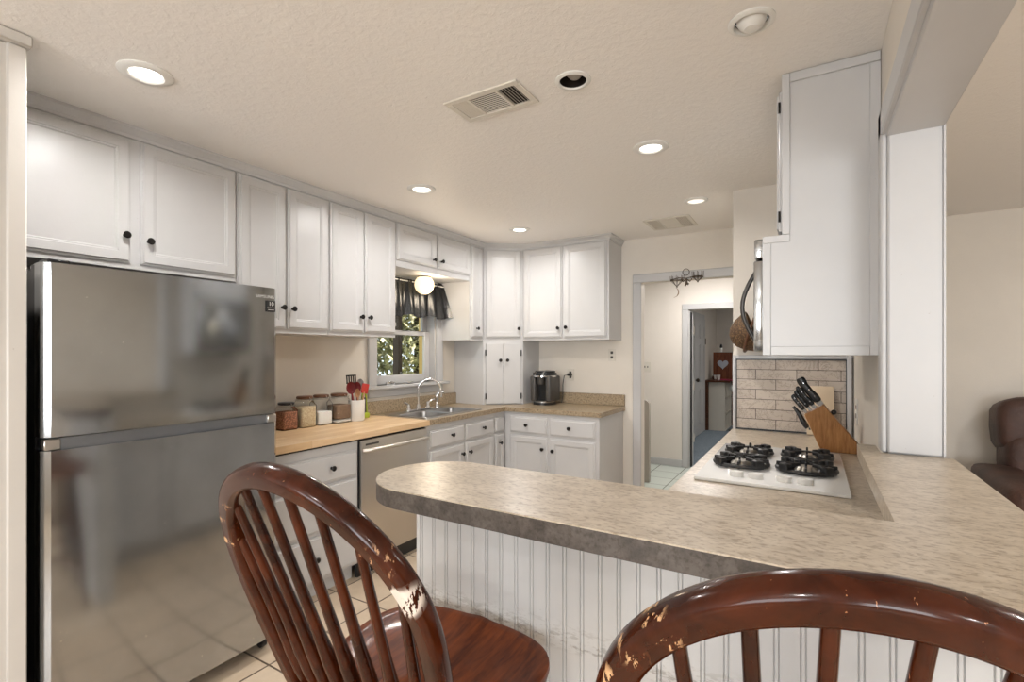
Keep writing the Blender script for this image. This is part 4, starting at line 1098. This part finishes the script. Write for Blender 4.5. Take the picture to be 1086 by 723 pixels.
P2 = [(-bowx(max(0, z)), z) for s, z in zz] + arcp + [(bowx(max(0, z)), z) for s, z in reversed(zz)]
P2 = [(x, z) for x, z in P2]
# flattened hoop with a shallow groove on the back face
rings = []; n = len(P2)
sec = []
for a in range(16):
    t = 2 * PI * a / 16; u_, v_ = math.cos(t), math.sin(t)
    sec.append((.0185 * math.copysign(abs(u_) ** .8, u_), .0195 * math.copysign(abs(v_) ** .8, v_) * (1 - .22 * max(0, math.cos(2 * (t + PI / 2))) ** 6 * (1 if v_ < 0 else 0))))
pv = [Vector((x, backy(x, z), SZ + z)) for x, z in P2]
for i, p in enumerate(pv):
    d = (pv[min(i + 1, n - 1)] - pv[max(0, i - 1)]).normalized()
    nrm = Vector((0, 1, LEAN)).normalized(); nrm = (nrm - d * nrm.dot(d)).normalized(); s = d.cross(nrm)
    sc_ = .82 if i in (0, n - 1) else 1
    rings.append([bm.verts.new(p + s * a * sc_ + nrm * b * sc_) for a, b in sec])
for a, b in zip(rings, rings[1:]):
    for k in range(16): bm.faces.new((a[k], a[(k + 1) % 16], b[(k + 1) % 16], b[k]))
bm.faces.new(list(reversed(rings[0]))); bm.faces.new(rings[-1])
obj('back_hoop', bm, CHERRY, stool, abs_=False, angle=60)
for xt, xb in ((.192, .140), (.143, .100), (.086, .060), (.030, .020)):
    for s in (-1, 1):
        zt = ZC + HU * math.sqrt(1 - (xt / W_) ** 2) if xt < W_ else ZC
        a = Vector((s * xb, backy(xb, 0) + .004, SZ - .006)); b = Vector((s * xt, backy(xt, zt), SZ + zt))
        bm = new(); q = [0, .06, .16, .28, .42, .6, .8, 1]; r_ = [.0075, .009, .0125, .0125, .0095, .0082, .0075, .0068]
        tube(bm, [a.lerp(b, t) for t in q], r_, 14); obj('spindle', bm, CHERRY, stool, abs_=False, angle=60)
def leg(x0, y0, x1, y1):
    bm = new(); a = Vector((x0, y0, SZ - .025)); b = Vector((x1, y1, .0))
    q = [0, .08, .13, .18, .22, .40, .58, .60, .62, .80, .92, 1]; r_ = [.015, .017, .013, .021, .016, .022, .018, .021, .018, .017, .013, .012]
    tube(bm, [a.lerp(b, t) for t in q], r_, 16); obj('leg', bm, CHERRY, stool, abs_=False, angle=50); return a, b
Ls = [leg(-.13, .03, -.19, -.05), leg(.13, .03, .19, -.05), leg(-.14, .29, -.20, .36), leg(.14, .29, .20, .36)]
def at(l, z): a, b = l; t = (a.z - z) / (a.z - b.z); return a.lerp(b, t)
for i, j, z in ((0, 1, .36), (2, 3, .22), (0, 2, .30), (1, 3, .30), (0, 2, .50), (1, 3, .50)):
    p, q_ = at(Ls[i], z), at(Ls[j], z); bm = new()
    tube(bm, [p, p.lerp(q_, .25), p.lerp(q_, .5), p.lerp(q_, .75), q_], [.008, .011, .0135, .011, .008], 12); obj('stretcher', bm, CHERRY, stool, abs_=False, angle=60)
dup(stool, (.015, .608, 0), .164, 'cherry wood hoop-back bar stool nearest the camera at lower right')

# ------------------------------------------------------------------ recliner in the living room
T = thing('recliner', 'brown leather recliner beyond the bar at the right', 'armchair', (1.45, 4.35, 0))
bm = new(); sup(bm, (1.47, 4.35, .27), (.36, .40, .22), .25, .25); obj('base', bm, LEATHER, T)
bm = new(); sup(bm, (1.47, 4.22, .47), (.33, .34, .11), .4, .3); obj('seat_cushion', bm, LEATHER, T)
bm = new(); Mb = Matrix.Rotation(math.radians(-10), 4, 'X')
sup(bm, (1.46, 4.66, .91), (.40, .16, .20), .45, .35, 24, Mb); b1_ = obj('headrest', bm, LEATHER, T)
bm = new(); sup(bm, (1.46, 4.60, .68), (.375, .16, .20), .45, .35, 24, Mb); obj('backrest', bm, LEATHER, T)
for x in (1.05, 1.88):
    bm = new(); sup(bm, (x, 4.24, .34), (.115, .44, .30), .3, .35); sup(bm, (x, 4.20, .575), (.135, .46, .095), .55, .45, 24); obj('armrest', bm, LEATHER, T)
bm = new(); sup(bm, (1.47, 3.92, .25), (.30, .06, .20), .3, .3); obj('footrest', bm, LEATHER, T)

# ------------------------------------------------------------------ bedroom seen through both doorways
T = thing('paneled_door', 'white six-panel door at the left of the far bedroom', 'door', (-1.66, 9.0, 0))
bm = new(); box(bm, -1.688, -1.655, 8.40, 9.46, .01, 2.0, .002); obj('door_slab', bm, WHITE_TRIM, T)
bm = new()
for y0, y1 in ((8.50, 8.88), (8.98, 9.36)):
    for z0, z1 in ((.18, .78), (.9, 1.55), (1.65, 1.88)):
        for b in ((-1.656, -1.648, y0, y1, z0, z0 + .02), (-1.656, -1.648, y0, y1, z1 - .02, z1), (-1.656, -1.648, y0, y0 + .02, z0, z1), (-1.656, -1.648, y1 - .02, y1, z0, z1)): box(bm, *b)
obj('panel_moulding', bm, WHITE_TRIM, T)
bm = new(); sup(bm, (-1.62, 8.60, .95), (.03, .03, .03), 1, 1, 14); cyl(bm, (-1.655, 8.60, .95), (-1.62, 8.60, .95), .012); obj('door_knob', bm, BRASS, T)
bm = new(); box(bm, -1.654, -1.645, 9.44, 9.47, 1.55, 1.66); obj('hinge', bm, BRASS, T)
bm = new()
for b in ((-1.689, -1.67, 8.32, 8.40, 0, 2.08), (-1.689, -1.67, 9.46, 9.50, 0, 2.08), (-1.689, -1.67, 8.32, 9.50, 2.0, 2.08)): box(bm, *b, .003)
struct('trim_9', bm, WHITE_TRIM)
# open bedroom door leaf edge and hinges in the doorway
bm = new(); box(bm, -1.2715, -1.266, 6.40, 6.445, .01, 1.90); dj = struct('door_1', bm, WHITE_TRIM)
for z in (.35, 1.0, 1.68):
    bm = new(); cyl(bm, (-1.262, 6.452, z - .05), (-1.262, 6.452, z + .05), .010, n=10); box(bm, -1.2655, -1.262, 6.42, 6.45, z - .05, z + .05); obj('hinge', bm, STEEL2, dj)
T = thing('low_panel', 'low grey-beige panel with a rounded top corner in the hallway', 'panel', (-1.8, 5.40, 0))
bm = new(); prism(bm, [(-2.10, .004), (-1.515, .004)] + arc(-1.565, .84, .05, 0, 90, 8) + [(-2.10, .89)], 5.37, 5.43, YZ); obj('panel_board', bm, mat('grey_beige_panel', (.40, .36, .31), .6), T)
# shelf unit
T = thing('cube_shelf', 'white cube shelf unit in the far bedroom, end panel facing us', 'shelf', (-1.4, 9.8, 0))
bm = new()
for b in ((-1.61, -1.335, 9.55, 9.575, .005, .87), (-1.61, -1.335, 10.30, 10.325, .005, .87), (-1.61, -1.335, 9.575, 10.30, .845, .87), (-1.61, -1.335, 9.575, 10.30, .005, .03), (-1.61, -1.335, 9.93, 9.945, .03, .845), (-1.61, -1.335, 9.575, 9.93, .30, .315), (-1.61, -1.335, 9.945, 10.30, .30, .315), (-1.61, -1.335, 9.575, 9.93, .57, .585), (-1.61, -1.335, 9.945, 10.30, .57, .585)): box(bm, *b)
obj('carcass', bm, CPLAST, T)
bm = new(); box(bm, -1.61, -1.60, 9.575, 10.30, .03, .845); obj('back_panel', bm, DKREC, T)
T = thing('dark_cabinet', 'dark brown wooden cabinet behind the white cube shelf', 'cabinet', (-1.5, 10.5, 0))
bm = new(); box(bm, -1.685, -1.10, 10.36, 10.82, .005, .92, .005); obj('body', bm, DARKW, T)
bm = new(); box(bm, -1.70 + .02, -1.08, 10.34, 10.84, .921, .95, .004); obj('top', bm, DARKW, T)
bm = new(); box(bm, -1.689, -1.612, 9.51, 9.60, .005, .90, .004); box(bm, -1.689, -1.25, 9.50, 10.34, .8715, .905, .004)
tag(obj('dark_wood_frame', bm, DARKW, None, (-1.6, 9.6, 0)), 'dark brown wooden frame and top around the cube shelf', 'frame')
# heart board
T = thing('heart_cutout_board', 'dark red-brown wooden board with a pale heart on the cube shelf', 'decoration', (-1.45, 9.95, .906))
bm = new(); box(bm, -1.60, -1.27, 9.94, 9.97, .906, 1.41, .006); obj('board', bm, REDDOORW, T)
def heart(sx, n=28):
    o = []
    for k in range(n):
        t = 2 * PI * k / n; o.append((sx * math.sin(t) ** 3, sx * (.8125 * math.cos(t) - .3125 * math.cos(2 * t) - .125 * math.cos(3 * t) - .0625 * math.cos(4 * t))))
    return o
bm = new(); prism(bm, heart(.095), 9.932, 9.939, YZ); bmesh.ops.translate(bm, vec=(-1.43, 0, 1.19), verts=bm.verts); obj('heart', bm, mat('pale_blue_grey_heart', (.42, .44, .50), .5), T)
bm = new(); box(bm, -1.50, -1.28, 9.70, 9.90, .9055, .918, .004); box(bm, -1.44, -1.22, 9.62, 9.76, .9055, .915, .004)
tag(obj('red_cloth', bm, mat('crimson_cloth', (.30, .02, .06), .8), None, (-1.4, 9.8, .9055)), 'crimson cloth lying on the cube shelf top', 'cloth')
for i, (x, y, h, lab) in enumerate(((-1.54, 9.78, .07, 'left of the two small white cups on the cube shelf'), (-1.46, 9.66, .08, 'right of the two small white cups on the cube shelf'))):
    bm = new(); lathe(bm, [(0, .919 if i == 0 else .906), (.022, .919 if i == 0 else .906), (.03, .92 + h), (.026, .92 + h), (.018, .93), (0, .93)], (x, y, 0), 16)
    tag(obj('cup', bm, WPLAST, None, (x, y, .906)), lab, 'cup')
T = thing('small_bottle', 'small bottle with dark top standing on the heart board', 'bottle', (-1.46, 9.955, 1.411))
bm = new(); lathe(bm, [(0, 1.411), (.022, 1.411), (.024, 1.45), (.02, 1.49), (0, 1.49)], (-1.46, 9.955, 0), 14); obj('body', bm, WPLAST, T)
bm = new(); lathe(bm, [(0, 1.4905), (.02, 1.4905), (.026, 1.52), (.014, 1.56), (0, 1.565)], (-1.46, 9.955, 0), 14); obj('cap', bm, BLACK, T)
T = thing('lamp', 'white round lampshade beside the heart board', 'lamp', (-1.2, 9.75, .5))
bm = new(); sup(bm, (-1.22, 9.70, .76), (.07, .07, .06), .8, 1, 16); obj('shade', bm, WPLAST, T)
bm = new(); cyl(bm, (-1.22, 9.70, .004), (-1.22, 9.70, .71), .012); cyl(bm, (-1.22, 9.70, .0045), (-1.22, 9.70, .02), .08); obj('stand', bm, BLACK, T)
area('hall_fill', (-1.0, 5.5, 2.40), (0, 0, 0), .3, .3, 24, WARM, 'DISK')  # added light without a fixture, brightens the hall
area('bedroom_fill', (.2, 8.6, 2.40), (0, 0, 0), .4, .4, 22, (1, .96, .9), 'DISK')  # unseen fill added for the bedroom, no fixture modelled

# ------------------------------------------------------------------ outside the sink window
bm = new(); box(bm, -30, -3.3, -12, 22, -.5, -.35); g_ = struct('ground', bm, mat('grass_ground', (.20, .24, .08), .9), smooth=False)
m = LEAFM = mat('leaf_foliage', (.16, .22, .05), .6)
v = coords(m); base(m, ramp(m, noise(m, v, 9, 4), [(.32, (.11, .13, .05)), (.48, (.34, .33, .18)), (.62, (.66, .60, .42))]))
m.node_tree.nodes['Principled BSDF'].inputs['Subsurface Weight'].default_value = 0
BARK = mat('dark_bark', (.06, .04, .03), .9)
def tree(label, x, y, R, h, n):
    T = thing('tree', label, 'tree', (x, y, -.35), 0, 'trees outside the sink window')
    bm = new(); tube(bm, [(x, y, -.36), (x + .05, y, h * .4), (x, y + .1, h)], [.10, .08, .04], 10); obj('trunk', bm, BARK, T)
    bm = new()
    for _ in range(n):
        while True:
            q = Vector((random.uniform(-1, 1), random.uniform(-1, 1), random.uniform(-1, 1)))
            if q.length < 1: break
        c_ = Vector((x, y, h * .62)) + Vector((q.x * R, q.y * R, q.z * h * .62))
        u_ = Vector((random.gauss(0, 1), random.gauss(0, 1), random.gauss(0, 1))).normalized(); w_, _z = frame_axes(u_)
        s = random.uniform(.07, .13)
        vs = [bm.verts.new(c_ + u_ * s), bm.verts.new(c_ + w_ * s * .5), bm.verts.new(c_ - u_ * s), bm.verts.new(c_ - w_ * s * .5)]
        bm.faces.new(vs)
    obj('foliage', bm, LEAFM, T, smooth=False)
tree('leafy green tree outside, right in the sink window', -7.2, 8.0, 1.35, 4.4, 6500)
tree('leafy green tree outside, left in the sink window', -7.6, 5.2, 1.35, 4.2, 6000)
tree('leafy green tree outside, mid window and farther off', -10.6, 8.6, 2.1, 5.6, 15000)
bm = new(); box(bm, -3.75, -3.67, 3.80, 3.86, -.4, 2.6, .004)
tag(obj('dark_post', bm, BARK, None, (-3.7, 3.83, -.4)), 'dark upright post outside behind the window glass', 'post')
bm = new(); box(bm, -3.75, -3.65, 4.20, 4.30, -.4, 2.6, .004)
tag(obj('wooden_post', bm, mat('yellow_pine', (.62, .40, .12), .6), None, (-3.7, 4.25, -.4)), 'yellow wooden post outside at the right of the window', 'post')
